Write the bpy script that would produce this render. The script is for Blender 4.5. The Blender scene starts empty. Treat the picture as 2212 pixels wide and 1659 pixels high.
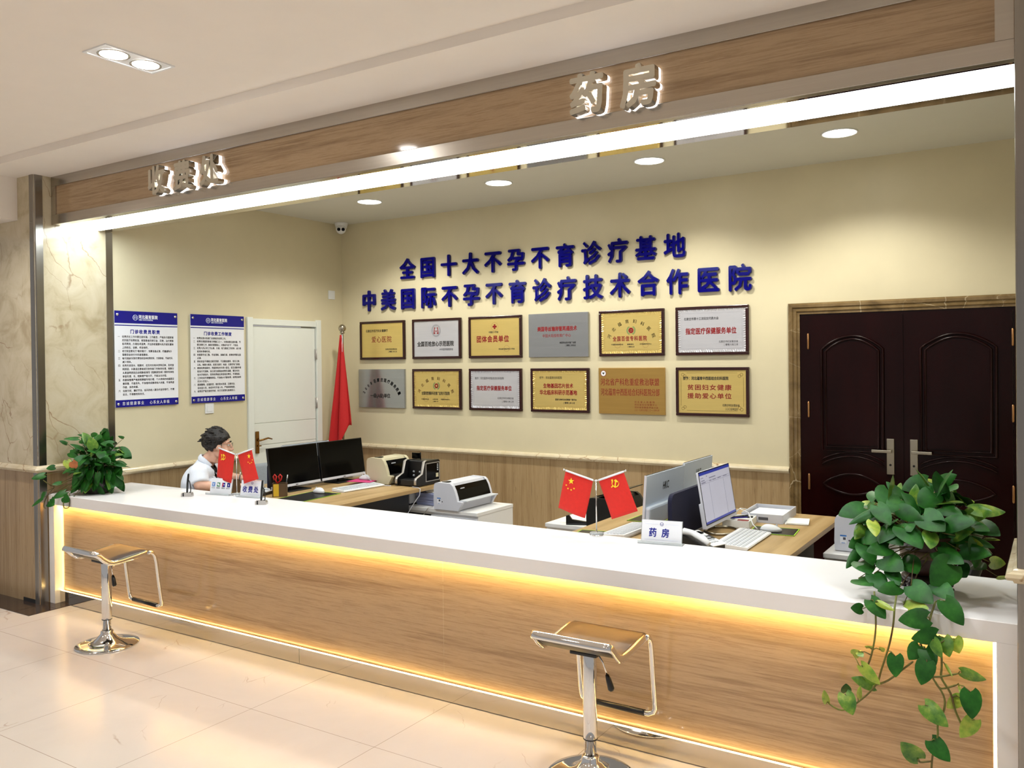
import bpy, bmesh, math, random
from mathutils import Vector, Matrix, noise as mnoise
random.seed(7)
SC = bpy.context.scene
COL = SC.collection
PI = math.pi

# ---------------------------------------------------------------- camera
cam = bpy.data.cameras.new('camera')
cam_o = bpy.data.objects.new('camera', cam)
COL.objects.link(cam_o)
cam.sensor_fit = 'HORIZONTAL'
cam.sensor_width = 36.0
cam.lens = 1844.525 / 2212 * 36.0
cam.shift_y = -31.655 / 2212
cam.clip_start = 0.05
R_ = Vector((0.84249584, 0.53858698, -0.01117207))
U_ = Vector((0.00440516, 0.01385025, 0.99989438))
F_ = Vector((-0.53868483, 0.84245607, -0.00929621))
mw = Matrix((R_, U_, -F_)).transposed().to_4x4()
mw.translation = (0, 0, 1.69)
cam_o.matrix_world = mw
SC.camera = cam_o

# ---------------------------------------------------------------- world, lights, exposure
W = bpy.data.worlds.new('world')
SC.world = W
W.use_nodes = True
W.node_tree.nodes['Background'].inputs[0].default_value = (1.0, 0.96, 0.93, 1)
W.node_tree.nodes['Background'].inputs[1].default_value = 0.40
SC.view_settings.view_transform = 'Standard'
SC.view_settings.look = 'None'
SC.view_settings.exposure = 0.0
SC.view_settings.gamma = 1.0
SC.view_settings.use_curve_mapping = False

def area(name, loc, sx, sy, power, col=(1, 0.97, 0.93)):
    l = bpy.data.lights.new(name, 'AREA')
    l.shape = 'RECTANGLE'; l.size = sx; l.size_y = sy; l.energy = power; l.color = col; l.spread = math.radians(125)
    o = bpy.data.objects.new(name, l); COL.objects.link(o); o.location = loc
    return o
# lobby ceiling lamps that stand outside the frame (the header stone mirrors the nearest two)
for x, y in ((-5.95, 2.4), (-1.45, 2.38), (0.7, 2.38), (-5.9, 0.0), (-3.5, 0.0), (-1.2, 0.0), (-3.5, -2.4), (-1.2, -2.4), (1.2, -0.4)):
    area('lobby_lamp_light', (x, y, 3.075), 0.30, 0.14, 17)

# ---------------------------------------------------------------- materials
def s2l(c):
    return c / 12.92 if c <= 0.04045 else ((c + 0.055) / 1.055) ** 2.4
def rgb(r, g, b):
    return (s2l(r / 255), s2l(g / 255), s2l(b / 255), 1)
def nd(nt, t, **kw):
    n = nt.nodes.new(t)
    for k, v in kw.items():
        if k.startswith('i_'):
            n.inputs[k[2:].replace('_', ' ')].default_value = v
        else:
            setattr(n, k, v)
    return n
def mat(name, col, rough=0.5, metal=0.0, var=0.06, scale=(6, 6, 6), emit=None, es=0.0, bump=0.0, bscale=None, spec=0.5, coat=0.0, trans=0.0, ramp=None, detail=4.0, dist=0.0, sss=0.0, alpha=1.0, nrough=0.6):
    """Principled material whose colour runs through a noise ramp around col."""
    m = bpy.data.materials.new(name); m.use_nodes = True
    nt = m.node_tree; p = nt.nodes['Principled BSDF']; L = nt.links.new
    tc = nd(nt, 'ShaderNodeTexCoord'); mp = nd(nt, 'ShaderNodeMapping')
    mp.inputs['Scale'].default_value = scale
    L(tc.outputs['Object'], mp.inputs['Vector'])
    nz = nd(nt, 'ShaderNodeTexNoise', i_Scale=1.0, i_Detail=detail, i_Roughness=nrough, i_Distortion=dist)
    L(mp.outputs[0], nz.inputs['Vector'])
    cr = nd(nt, 'ShaderNodeValToRGB')
    if ramp is None:
        a = tuple(max(0, c * (1 - var)) for c in col[:3]) + (1,)
        b = tuple(min(1, c * (1 + var)) for c in col[:3]) + (1,)
        ramp = ((0.3, a), (0.7, b))
    els = cr.color_ramp.elements
    while len(els) < len(ramp): els.new(0.5)
    for e, (pos, c) in zip(els, ramp): e.position = pos; e.color = c
    L(nz.outputs['Fac'], cr.inputs['Fac']); L(cr.outputs['Color'], p.inputs['Base Color'])
    p.inputs['Roughness'].default_value = rough
    p.inputs['Metallic'].default_value = metal
    p.inputs['Specular IOR Level'].default_value = spec
    p.inputs['Coat Weight'].default_value = coat
    p.inputs['Transmission Weight'].default_value = trans
    p.inputs['Alpha'].default_value = alpha
    if sss:
        p.inputs['Subsurface Weight'].default_value = sss; p.inputs['Subsurface Radius'].default_value = (0.02, 0.008, 0.004)
    if emit is not None:
        p.inputs['Emission Color'].default_value = emit; p.inputs['Emission Strength'].default_value = es
    if bump:
        bp = nd(nt, 'ShaderNodeBump', i_Strength=bump, i_Distance=0.01)
        if bscale:
            m2 = nd(nt, 'ShaderNodeMapping'); m2.inputs['Scale'].default_value = bscale
            n2 = nd(nt, 'ShaderNodeTexNoise', i_Scale=1.0, i_Detail=3.0)
            L(tc.outputs['Object'], m2.inputs['Vector']); L(m2.outputs[0], n2.inputs['Vector']); L(n2.outputs['Fac'], bp.inputs['Height'])
        else:
            L(nz.outputs['Fac'], bp.inputs['Height'])
        L(bp.outputs[0], p.inputs['Normal'])
    m['cr'] = 1
    return m

def veined(name, ramp, vein, scale, vscale, width, rough, rot=(0, 0, 0), coat=0.0, amount=1.0, mask=(0.42, 0.62)):
    """Stone: soft cloudy ramp with thin, broken, wandering veins."""
    m = mat(name, (1, 1, 1, 1), rough, scale=scale, ramp=ramp, detail=8, dist=0.6, coat=coat)
    nt = m.node_tree; p = nt.nodes['Principled BSDF']; L = nt.links.new
    tc = [n for n in nt.nodes if n.type == 'TEX_COORD'][0]; cr = [n for n in nt.nodes if n.type == 'VALTORGB'][0]
    rt = nd(nt, 'ShaderNodeMapping'); rt.inputs['Rotation'].default_value = rot; L(tc.outputs['Object'], rt.inputs['Vector'])
    nz = nd(nt, 'ShaderNodeTexNoise', i_Scale=2.6, i_Detail=5.0)
    L(rt.outputs[0], nz.inputs['Vector'])
    ad = nd(nt, 'ShaderNodeMixRGB', blend_type='ADD'); ad.inputs[0].default_value = 0.28
    L(rt.outputs[0], ad.inputs[1]); L(nz.outputs['Color'], ad.inputs[2])
    mp = nd(nt, 'ShaderNodeMapping'); mp.inputs['Scale'].default_value = vscale; L(ad.outputs[0], mp.inputs['Vector'])
    vo = nd(nt, 'ShaderNodeTexVoronoi', feature='DISTANCE_TO_EDGE', i_Scale=1.0); L(mp.outputs[0], vo.inputs['Vector'])
    r2 = nd(nt, 'ShaderNodeValToRGB'); e = r2.color_ramp.elements
    e[0].position = 0.0; e[0].color = (1, 1, 1, 1); e[1].position = width; e[1].color = (0, 0, 0, 1)
    L(vo.outputs['Distance'], r2.inputs['Fac'])
    n3 = nd(nt, 'ShaderNodeTexNoise', i_Scale=3.2, i_Detail=2.0); L(tc.outputs['Object'], n3.inputs['Vector'])
    r3 = nd(nt, 'ShaderNodeValToRGB'); r3.color_ramp.elements[0].position = mask[0]; r3.color_ramp.elements[1].position = mask[1]
    L(n3.outputs['Fac'], r3.inputs['Fac'])
    mu = nd(nt, 'ShaderNodeMath', operation='MULTIPLY'); L(r2.outputs[0], mu.inputs[0]); L(r3.outputs[0], mu.inputs[1])
    m2 = nd(nt, 'ShaderNodeMath', operation='MULTIPLY'); L(mu.outputs[0], m2.inputs[0]); m2.inputs[1].default_value = amount
    mx = nd(nt, 'ShaderNodeMixRGB'); L(m2.outputs[0], mx.inputs[0]); L(cr.outputs[0], mx.inputs[1]); mx.inputs[2].default_value = vein
    L(mx.outputs[0], p.inputs['Base Color'])
    return m

def layered(name, ramp, s1, s2, s3, rough, pits=0.35):
    """Travertine: broad bands, fine streaks and small dark pits, all stretched along the bedding."""
    m = mat(name, (1, 1, 1, 1), rough, ramp=ramp, scale=s1, detail=5)
    nt = m.node_tree; L = nt.links.new
    tc = [n for n in nt.nodes if n.type == 'TEX_COORD'][0]; cr = [n for n in nt.nodes if n.type == 'VALTORGB'][0]; n1 = [n for n in nt.nodes if n.type == 'TEX_NOISE'][0]
    def nz(sc, det, ro):
        mp = nd(nt, 'ShaderNodeMapping'); mp.inputs['Scale'].default_value = sc; L(tc.outputs['Object'], mp.inputs['Vector'])
        n = nd(nt, 'ShaderNodeTexNoise', i_Scale=1.0, i_Detail=det, i_Roughness=ro); L(mp.outputs[0], n.inputs['Vector']); return n
    n2 = nz(s2, 12.0, 0.75); n3 = nz(s3, 3.0, 0.5)
    mx = nd(nt, 'ShaderNodeMixRGB'); mx.inputs[0].default_value = 0.5; L(n1.outputs['Fac'], mx.inputs[1]); L(n2.outputs['Fac'], mx.inputs[2]); L(mx.outputs[0], cr.inputs['Fac'])
    r3 = nd(nt, 'ShaderNodeValToRGB'); r3.color_ramp.elements[0].position = 0.27; r3.color_ramp.elements[0].color = (1 - pits,) * 3 + (1,); r3.color_ramp.elements[1].position = 0.36
    L(n3.outputs['Fac'], r3.inputs['Fac'])
    mu = nd(nt, 'ShaderNodeMixRGB', blend_type='MULTIPLY'); mu.inputs[0].default_value = 1.0; L(cr.outputs[0], mu.inputs[1]); L(r3.outputs[0], mu.inputs[2])
    L(mu.outputs[0], nt.nodes['Principled BSDF'].inputs['Base Color'])
    return m

def floor_mat():
    m = veined('floor_porcelain', ((0.3, rgb(198, 188, 178)), (0.7, rgb(209, 199, 189))), rgb(150, 118, 92), (1.2, 1.2, 1.2), (1.5, 6.0, 1.0), 0.012, 0.2, rot=(0, 0, 0.9), amount=0.55, mask=(0.585, 0.65))
    nt = m.node_tree; p = nt.nodes['Principled BSDF']; L = nt.links.new
    tc = [n for n in nt.nodes if n.type == 'TEX_COORD'][0]
    src = p.inputs['Base Color'].links[0].from_socket
    sp = nd(nt, 'ShaderNodeSeparateXYZ'); L(tc.outputs['Object'], sp.inputs[0])
    ds = []
    for ax, off in ((0, -4.142), (1, 2.816)):
        a = nd(nt, 'ShaderNodeMath', operation='SUBTRACT'); L(sp.outputs[ax], a.inputs[0]); a.inputs[1].default_value = off - 40.0
        b = nd(nt, 'ShaderNodeMath', operation='PINGPONG'); L(a.outputs[0], b.inputs[0]); b.inputs[1].default_value = 0.4
        ds.append(b)
    mn = nd(nt, 'ShaderNodeMath', operation='MINIMUM'); L(ds[0].outputs[0], mn.inputs[0]); L(ds[1].outputs[0], mn.inputs[1])
    lt = nd(nt, 'ShaderNodeMath', operation='LESS_THAN'); L(mn.outputs[0], lt.inputs[0]); lt.inputs[1].default_value = 0.0014
    mx = nd(nt, 'ShaderNodeMixRGB'); L(lt.outputs[0], mx.inputs[0]); L(src, mx.inputs[1]); mx.inputs[2].default_value = rgb(150, 132, 118)
    L(mx.outputs[0], p.inputs['Base Color'])
    return m

TR = ((0.36, rgb(138, 111, 82)), (0.45, rgb(162, 135, 104)), (0.52, rgb(180, 153, 120)), (0.58, rgb(158, 130, 99)), (0.66, rgb(196, 171, 138)))
M = {}
M['trav'] = layered('travertine_horizontal', TR, (0.5, 6, 13), (3.2, 30, 95), (24, 90, 170), 0.08, 0.13)
TV = ((0.34, rgb(132, 106, 74)), (0.45, rgb(156, 130, 95)), (0.54, rgb(172, 147, 111)), (0.66, rgb(148, 121, 86)))
M['travv'] = layered('travertine_vertical', TV, (10, 10, 0.4), (60, 60, 2.0), (70, 70, 8), 0.24, 0.25)
M['marble'] = veined('cream_marble', ((0.3, rgb(172, 157, 126)), (0.5, rgb(197, 185, 157)), (0.7, rgb(208, 198, 174))), rgb(128, 88, 52), (5, 5, 5), (4.6, 4.6, 0.9), 0.014, 0.09, rot=(-0.50, 0.0, 0), amount=0.8)
M['marblerail'] = veined('rail_marble', ((0.3, rgb(198, 182, 148)), (0.7, rgb(222, 210, 184))), rgb(150, 116, 78), (6, 6, 6), (4, 4, 4), 0.02, 0.15)
M['emperador'] = veined('brown_marble', ((0.3, rgb(88, 70, 44)), (0.5, rgb(118, 96, 62)), (0.7, rgb(136, 114, 80))), rgb(206, 190, 160), (7, 7, 7), (5, 5, 5), 0.018, 0.15, amount=0.8)
M['granite'] = mat('dark_granite', rgb(52, 38, 30), 0.12, var=0.3, scale=(40, 40, 40))
M['floor'] = floor_mat()
M['paint_in'] = mat('cream_wall_paint', rgb(213, 203, 172), 0.42, var=0.035, scale=(2.2, 2.2, 2.2), bump=0.05, bscale=(14, 14, 14))
M['white_paint'] = mat('white_ceiling_paint', rgb(236, 229, 221), 0.8, var=0.01)
M['ceil_in'] = mat('inner_ceiling_paint', rgb(208, 206, 194), 0.8, var=0.01)
M['steel'] = mat('brushed_steel', rgb(186, 180, 172), 0.24, 1.0, var=0.05, scale=(1, 60, 60), bump=0.01)
M['mirror'] = mat('mirror_steel', rgb(206, 200, 190), 0.06, 1.0, var=0.02)
M['darksteel'] = mat('column_trim_steel', rgb(150, 146, 140), 0.22, 1.0, var=0.05, scale=(60, 60, 1))
M['chrome'] = mat('chrome', rgb(226, 226, 226), 0.05, 1.0, var=0.01)
M['solid'] = mat('white_solid_surface', rgb(242, 240, 240), 0.22, var=0.01)
M['led_w'] = mat('white_led_panel', (1, 1, 1, 1), 0.5, emit=(0.86, 0.96, 1.0, 1), es=12.5)
M['led_y'] = mat('warm_led_strip', (1, 0.8, 0.4, 1), 0.5, emit=(1.0, 0.70, 0.24, 1), es=115.0)
M['led_l'] = mat('warm_led_side', (1, 0.8, 0.4, 1), 0.5, emit=(1.0, 0.72, 0.28, 1), es=30.0)
M['led_k'] = mat('warm_led_line', (1, 0.8, 0.4, 1), 0.5, emit=(1.0, 0.72, 0.28, 1), es=16.0)
M['dl'] = mat('downlight_lens', (1, 1, 1, 1), 0.5, emit=(1.0, 0.98, 0.86, 1), es=24.0)
M['bulb'] = mat('spot_bulb', (1, 1, 1, 1), 0.5, emit=(1.0, 0.97, 0.92, 1), es=60.0)
M['letterglow'] = mat('letter_glow', (1, 1, 1, 1), 0.5, emit=(0.95, 0.95, 1.0, 1), es=2.6)
M['lettersteel'] = mat('letter_steel', rgb(200, 196, 184), 0.2, 1.0, var=0.03)
M['blue'] = mat('blue_acrylic', rgb(4, 4, 112), 0.1, var=0.03, spec=0.22)
M['navy'] = mat('notice_blue', rgb(8, 10, 130), 0.25, var=0.03)
M['white'] = mat('white_print', rgb(232, 234, 240), 0.3, var=0.01)
M['pale'] = mat('pale_ink', rgb(214, 222, 240), 0.4, var=0.01)
M['ink'] = mat('black_ink', rgb(26, 24, 26), 0.4, var=0.05)
M['greyink'] = mat('grey_ink', rgb(82, 82, 92), 0.4, var=0.05)
M['blueink'] = mat('blue_ink', rgb(20, 30, 140), 0.4, var=0.05)
M['redink'] = mat('red_ink', rgb(132, 12, 16), 0.4, var=0.05)
M['gold'] = mat('gold_plate', rgb(220, 194, 118), 0.28, 0.55, var=0.03, scale=(3, 3, 60))
M['goldd'] = mat('old_gold_plate', rgb(178, 142, 76), 0.3, 0.6, var=0.04, scale=(3, 3, 60))
M['silver'] = mat('silver_plate', rgb(204, 204, 211), 0.26, 0.45, var=0.03, scale=(3, 3, 60))
M['silverd'] = mat('brushed_silver_plate', rgb(166, 168, 170), 0.2, 0.75, var=0.05, scale=(2, 2, 80), bump=0.01)
M['mahog'] = mat('mahogany_frame', rgb(44, 10, 9), 0.25, var=0.2, scale=(20, 20, 20))
M['mdoor'] = mat('dark_mahogany_door', rgb(24, 2, 2), 0.24, var=0.35, scale=(5, 5, 1.2), spec=0.18)
M['wdoor'] = mat('white_lacquer', rgb(226, 230, 224), 0.35, var=0.01)
M['brass'] = mat('antique_brass', rgb(150, 112, 62), 0.25, 1.0, var=0.1)
M['hinge'] = mat('copper_hinge', rgb(186, 138, 96), 0.28, 1.0, var=0.05)
M['nickel'] = mat('nickel', rgb(170, 162, 146), 0.3, 1.0, var=0.05)
M['grey'] = mat('grey_metal', rgb(192, 188, 184), 0.32, 0.6, var=0.05)
M['red'] = mat('red_flag_cloth', rgb(214, 34, 22), 0.7, var=0.05, scale=(60, 60, 60))
M['redd'] = mat('deep_red_flag_cloth', rgb(186, 8, 12), 0.65, var=0.06, scale=(60, 60, 60))
M['yellow'] = mat('yellow_print', rgb(248, 214, 40), 0.6, var=0.03)
M['plastic_w'] = mat('white_plastic', rgb(228, 230, 232), 0.4, var=0.01)
M['plastic_g'] = mat('grey_plastic', rgb(198, 202, 208), 0.4, var=0.02)
M['plastic_lg'] = mat('light_grey_plastic', rgb(206, 208, 218), 0.45, var=0.02)
M['plastic_b'] = mat('black_plastic', rgb(17, 17, 18), 0.35, var=0.1)
M['plastic_beige'] = mat('beige_plastic', rgb(200, 192, 162), 0.45, var=0.02)
M['screen'] = mat('dark_screen', rgb(4, 4, 5), 0.14, var=0.05, spec=0.12)
M['silverback'] = mat('silver_monitor_back', rgb(196, 206, 218), 0.34, 0.0, var=0.02)
M['lit'] = mat('lit_screen', rgb(160, 160, 172), 0.3, emit=rgb(172, 172, 188), es=0.62)
M['litb'] = mat('lit_screen_blue', rgb(40, 50, 130), 0.3, emit=rgb(52, 62, 150), es=0.6)
M['litl'] = mat('lit_screen_line', rgb(110, 110, 130), 0.3, emit=rgb(120, 120, 140), es=0.5)
M['oak'] = mat('oak_desktop', (1, 1, 1, 1), 0.38, ramp=((0.3, rgb(150, 122, 78)), (0.5, rgb(174, 144, 98)), (0.7, rgb(188, 160, 114))), scale=(16, 1.2, 16), detail=6)
M['laminate'] = mat('white_laminate', rgb(226, 226, 226), 0.35, var=0.01)
M['navyfab'] = mat('navy_fabric', rgb(9, 11, 44), 0.85, var=0.12, scale=(150, 150, 150))
M['leather'] = mat('brown_leather', rgb(50, 33, 22), 0.42, var=0.1, scale=(40, 40, 40), bump=0.04)
M['leatherd'] = mat('dark_leather', rgb(28, 20, 18), 0.4, var=0.15, scale=(40, 40, 40))
M['paper'] = mat('white_paper', rgb(236, 236, 232), 0.7, var=0.01)
M['paperblue'] = mat('bluish_paper_edges', rgb(170, 178, 214), 0.7, var=0.04, scale=(2, 2, 160))
M['pink'] = mat('pink_mat', rgb(190, 48, 110), 0.6, var=0.05)
M['green'] = mat('lime_edge', rgb(160, 214, 40), 0.5, var=0.03)
M['acrylic'] = mat('clear_acrylic', rgb(236, 242, 244), 0.08, var=0.01, trans=0.6)
M['pen_yellow'] = mat('yellow_print_cup', rgb(214, 178, 44), 0.5, var=0.05)
M['pen_brown'] = mat('dark_mesh', rgb(92, 70, 46), 0.5, var=0.2)
M['scissor_red'] = mat('red_handle', rgb(196, 34, 30), 0.4, var=0.03)
M['leaf0'] = mat('leaf_green', rgb(42, 92, 34), 0.42, ramp=((0.3, rgb(14, 58, 16)), (0.6, rgb(36, 96, 28)), (0.8, rgb(62, 122, 42))), scale=(14, 14, 14), spec=0.25)
M['leaf1'] = mat('leaf_mixed_green', rgb(84, 126, 40), 0.3, ramp=((0.3, rgb(40, 92, 28)), (0.55, rgb(92, 132, 42)), (0.75, rgb(150, 166, 66))), scale=(26, 26, 26))
M['leaf2'] = mat('leaf_yellow_green', rgb(150, 172, 60), 0.35, ramp=((0.3, rgb(100, 142, 40)), (0.6, rgb(160, 176, 64)), (0.8, rgb(196, 196, 104))), scale=(26, 26, 26))
M['leaf3'] = mat('leaf_withered', rgb(166, 96, 48), 0.5, var=0.25, scale=(30, 30, 30))
M['vine'] = mat('vine_stem', rgb(92, 96, 40), 0.5, ramp=((0.35, rgb(70, 40, 22)), (0.65, rgb(110, 118, 48))), scale=(8, 8, 8))
M['pot'] = mat('brown_glazed_pot', rgb(50, 22, 12), 0.35, var=0.25, scale=(8, 8, 8))
M['potwood'] = mat('carved_dark_wood', rgb(32, 18, 12), 0.35, var=0.3, scale=(12, 12, 40))
M['soil'] = mat('potting_soil', rgb(46, 34, 24), 0.95, var=0.3, scale=(60, 60, 60), bump=0.5)
M['skin'] = mat('skin', rgb(222, 176, 152), 0.5, var=0.05, scale=(12, 12, 12), sss=0.04)
M['hair'] = mat('black_brown_hair', rgb(20, 13, 10), 0.5, var=0.4, scale=(90, 90, 30), bump=0.6, bscale=(160, 160, 30))
M['coat'] = mat('white_coat_cloth', rgb(226, 232, 244), 0.8, var=0.02, scale=(80, 80, 80))
M['shirt'] = mat('black_shirt_cloth', rgb(18, 18, 20), 0.8, var=0.1)
M['trouser'] = mat('dark_trouser_cloth', rgb(34, 36, 46), 0.8, var=0.1)
M['lip'] = mat('lips', rgb(168, 88, 80), 0.45, var=0.05)
M['eyew'] = mat('eye_white', rgb(226, 222, 216), 0.25, var=0.01)
M['fabgrey'] = mat('grey_chair_fabric', rgb(140, 146, 152), 0.8, var=0.06, scale=(90, 90, 90))
M['lblue'] = mat('light_blue_sticker', rgb(60, 120, 196), 0.5, var=0.03)
M['icong'] = mat('green_icon', rgb(60, 130, 84), 0.5, var=0.03)
M['iconr'] = mat('red_icon', rgb(184, 32, 60), 0.5, var=0.03)

# ---------------------------------------------------------------- mesh helpers
def xf(vs, mtx):
    for v in vs: v.co = mtx @ v.co
def box(bm, x0, x1, y0, y1, z0, z1, bev=0.0, seg=2, m=None, mi=0):
    r = bmesh.ops.create_cube(bm, size=1.0)
    vs = r['verts']
    for v in vs:
        v.co = Vector(((x0 + x1) / 2 + v.co.x * (x1 - x0), (y0 + y1) / 2 + v.co.y * (y1 - y0), (z0 + z1) / 2 + v.co.z * (z1 - z0)))
    fs = {f for v in vs for f in v.link_faces}
    for f in fs: f.material_index = mi
    if bev > 0:
        es = list({e for f in fs for e in f.edges})
        r = bmesh.ops.bevel(bm, geom=es, offset=bev, segments=seg, profile=0.5, affect='EDGES')
        vs = list({v for f in r['faces'] for v in f.verts} | {v for v in vs if v.is_valid})
        for f in r['faces']: f.material_index = mi; f.smooth = False
    if m is not None: xf(vs, m)
    return vs
def tube(bm, pts, r, seg=8, caps=True, closed=False, mi=0, flat=1.0, up=None):
    pts = [Vector(p) for p in pts]; n = len(pts)
    rs = r if isinstance(r, (list, tuple)) else [r] * n
    rings = []; prev = None
    for i, p in enumerate(pts):
        if closed: t = pts[(i + 1) % n] - pts[i - 1]
        else: t = pts[min(i + 1, n - 1)] - pts[max(i - 1, 0)]
        if t.length < 1e-9: t = Vector((0, 0, 1))
        t.normalize()
        if prev is None:
            a = Vector(up) if up else (Vector((0, 0, 1)) if abs(t.z) < 0.9 else Vector((1, 0, 0)))
        else: a = prev
        a = a - t * a.dot(t)
        if a.length < 1e-6: a = t.orthogonal()
        a.normalize(); prev = a; b = t.cross(a)
        rings.append([bm.verts.new(p + rs[i] * (math.cos(k * 2 * PI / seg) * a + math.sin(k * 2 * PI / seg) * b * flat)) for k in range(seg)])
    m = n if closed else n - 1
    for i in range(m):
        A, B = rings[i], rings[(i + 1) % n]
        for k in range(seg):
            f = bm.faces.new((A[k], A[(k + 1) % seg], B[(k + 1) % seg], B[k])); f.smooth = True; f.material_index = mi
    if caps and not closed:
        for R in (rings[0][::-1], rings[-1]):
            f = bm.faces.new(R); f.material_index = mi
    return [v for R in rings for v in R]
def lathe(bm, prof, seg=32, c=(0, 0, 0), mi=0, m=None):
    rings = []
    for r, z in prof:
        if r < 1e-6: rings.append([bm.verts.new((c[0], c[1], c[2] + z))])
        else: rings.append([bm.verts.new((c[0] + r * math.cos(k * 2 * PI / seg), c[1] + r * math.sin(k * 2 * PI / seg), c[2] + z)) for k in range(seg)])
    for A, B in zip(rings, rings[1:]):
        for k in range(seg):
            k2 = (k + 1) % seg
            if len(A) == 1 and len(B) == 1: continue
            if len(A) == 1: f = bm.faces.new((A[0], B[k2], B[k]))
            elif len(B) == 1: f = bm.faces.new((A[k], A[k2], B[0]))
            else: f = bm.faces.new((A[k], A[k2], B[k2], B[k]))
            f.smooth = True; f.material_index = mi
    vs = [v for R in rings for v in R]
    if m is not None: xf(vs, m)
    return vs
def prism(bm, poly, d0, d1, m=None, mi=0):
    """Polygon in x,z extruded along y from d0 to d1."""
    A = [bm.verts.new((x, d0, z)) for x, z in poly]; B = [bm.verts.new((x, d1, z)) for x, z in poly]
    n = len(poly)
    fs = [bm.faces.new(A), bm.faces.new(B[::-1])]
    for k in range(n): fs.append(bm.faces.new((A[k], B[k], B[(k + 1) % n], A[(k + 1) % n])))
    for f in fs: f.material_index = mi
    if m is not None: xf(A + B, m)
    return A + B
def ellipsoid(bm, c, r, m=None, u=16, v=12, mi=0):
    rr = bmesh.ops.create_uvsphere(bm, u_segments=u, v_segments=v, radius=1.0)
    for w in rr['verts']: w.co = Vector((c[0] + w.co.x * r[0], c[1] + w.co.y * r[1], c[2] + w.co.z * r[2]))
    for f in {f for w in rr['verts'] for f in w.link_faces}: f.smooth = True; f.material_index = mi
    if m is not None: xf(rr['verts'], m)
    return rr['verts']
def frame4(bm, x0, x1, z0, z1, w, y0, y1, bev=0.0):
    """Rectangular frame in x,z with bar width w, between depths y0 and y1."""
    box(bm, x0, x1, y0, y1, z1 - w, z1, bev); box(bm, x0, x1, y0, y1, z0, z0 + w, bev)
    box(bm, x0, x0 + w, y0, y1, z0 + w, z1 - w, bev); box(bm, x1 - w, x1, y0, y1, z0 + w, z1 - w, bev)
def fin(name, bm, mats, parent=None, smooth=False):
    bmesh.ops.recalc_face_normals(bm, faces=bm.faces[:])
    me = bpy.data.meshes.new(name); bm.to_mesh(me); bm.free()
    for mm in (mats if isinstance(mats, (list, tuple)) else [mats]): me.materials.append(M[mm])
    if smooth:
        for f in me.polygons: f.use_smooth = True
    o = bpy.data.objects.new(name, me); COL.objects.link(o)
    if parent is not None: o.parent = parent
    return o
def part(name, mats, parent, fn, smooth=False):
    bm = bmesh.new(); fn(bm); return fin(name, bm, mats, parent, smooth)
def bx(name, mats, parent, *a, bev=0.0, **k):
    bm = bmesh.new(); box(bm, *a, bev=bev, **k); return fin(name, bm, mats, parent)
def tag(o, label, cat, group=None, kind=None):
    o['label'] = label; o['category'] = cat
    if group: o['group'] = group
    if kind: o['kind'] = kind
    return o
def thing(name, label, cat, loc=(0, 0, 0), rz=0.0, group=None, kind=None):
    o = bpy.data.objects.new(name, None); COL.objects.link(o); o.empty_display_size = 0.1
    o.location = loc; o.rotation_euler = (0, 0, rz)
    return tag(o, label, cat, group, kind)
def copy_tree(o, parent=None):
    c = o.copy(); COL.objects.link(c)
    if parent is not None: c.parent = parent
    for ch in list(o.children): copy_tree(ch, c)
    return c

# ---------------------------------------------------------------- lettering
def glyphs(s, bold=0.0, ext=0.0, sp=1.0, res=2):
    """Lettering mesh; weight comes from closely shifted copies of the strokes."""
    cu = bpy.data.curves.new('lettering', 'FONT'); cu.body = s; cu.size = 1.0
    cu.extrude = ext; cu.resolution_u = res; cu.space_character = sp
    o = bpy.data.objects.new('lettering', cu)
    me = bpy.data.meshes.new_from_object(o)
    bpy.data.objects.remove(o); bpy.data.curves.remove(cu)
    if bold > 0:
        d = bold; e = bold * 0.72
        offs = [(d, 0), (-d, 0)] if bold < 0.016 else [(d, 0), (-d, 0), (0, d), (0, -d)] if bold < 0.03 else [(d, 0), (-d, 0), (0, d), (0, -d), (e, e), (-e, e), (e, -e), (-e, -e)]
        bm = bmesh.new(); bm.from_mesh(me)
        for k, (dx, dy) in enumerate(offs):
            n0 = len(bm.verts); bm.from_mesh(me); bm.verts.ensure_lookup_table()
            for v in bm.verts[n0:]: v.co.x += dx; v.co.y += dy; v.co.z -= 0.00006 * (k + 1)
        bm.to_mesh(me); bm.free()
    return me
def text(name, s, mt, parent, x0, x1, zc, gh, y=0.0, gw=None, bold=0.02, ext=0.0, rot=None, face=1):
    """One line of lettering in the local x,z plane, read from -y. x0..x1 is the whole line, gh and gw one glyph cell."""
    n = max(1, len(s)); w = x1 - x0
    latin = all(ord(c) < 0x2000 for c in s)
    if gw is None: gw = min(gh, w / n)
    me0 = glyphs(s, bold, ext / 2, 1.0 if n == 1 or latin else max(0.2, (w - gw) / (n - 1) / gw))
    bm = bmesh.new(); bm.from_mesh(me0); bpy.data.meshes.remove(me0)
    xs = [v.co.x for v in bm.verts]
    off = min(xs) if latin else 0.0
    if latin: gw = w / (max(xs) - min(xs))
    for v in bm.verts:
        v.co = Vector((x0 + (v.co.x - off) * gw, y - v.co.z, zc + (v.co.y - 0.38) * gh))
    if rot is not None: xf(bm.verts[:], rot)
    me = bpy.data.meshes.new(name); bm.to_mesh(me); bm.free(); me.materials.append(M[mt])
    o = bpy.data.objects.new(name, me); COL.objects.link(o)
    if parent is not None: o.parent = parent
    return o
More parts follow.
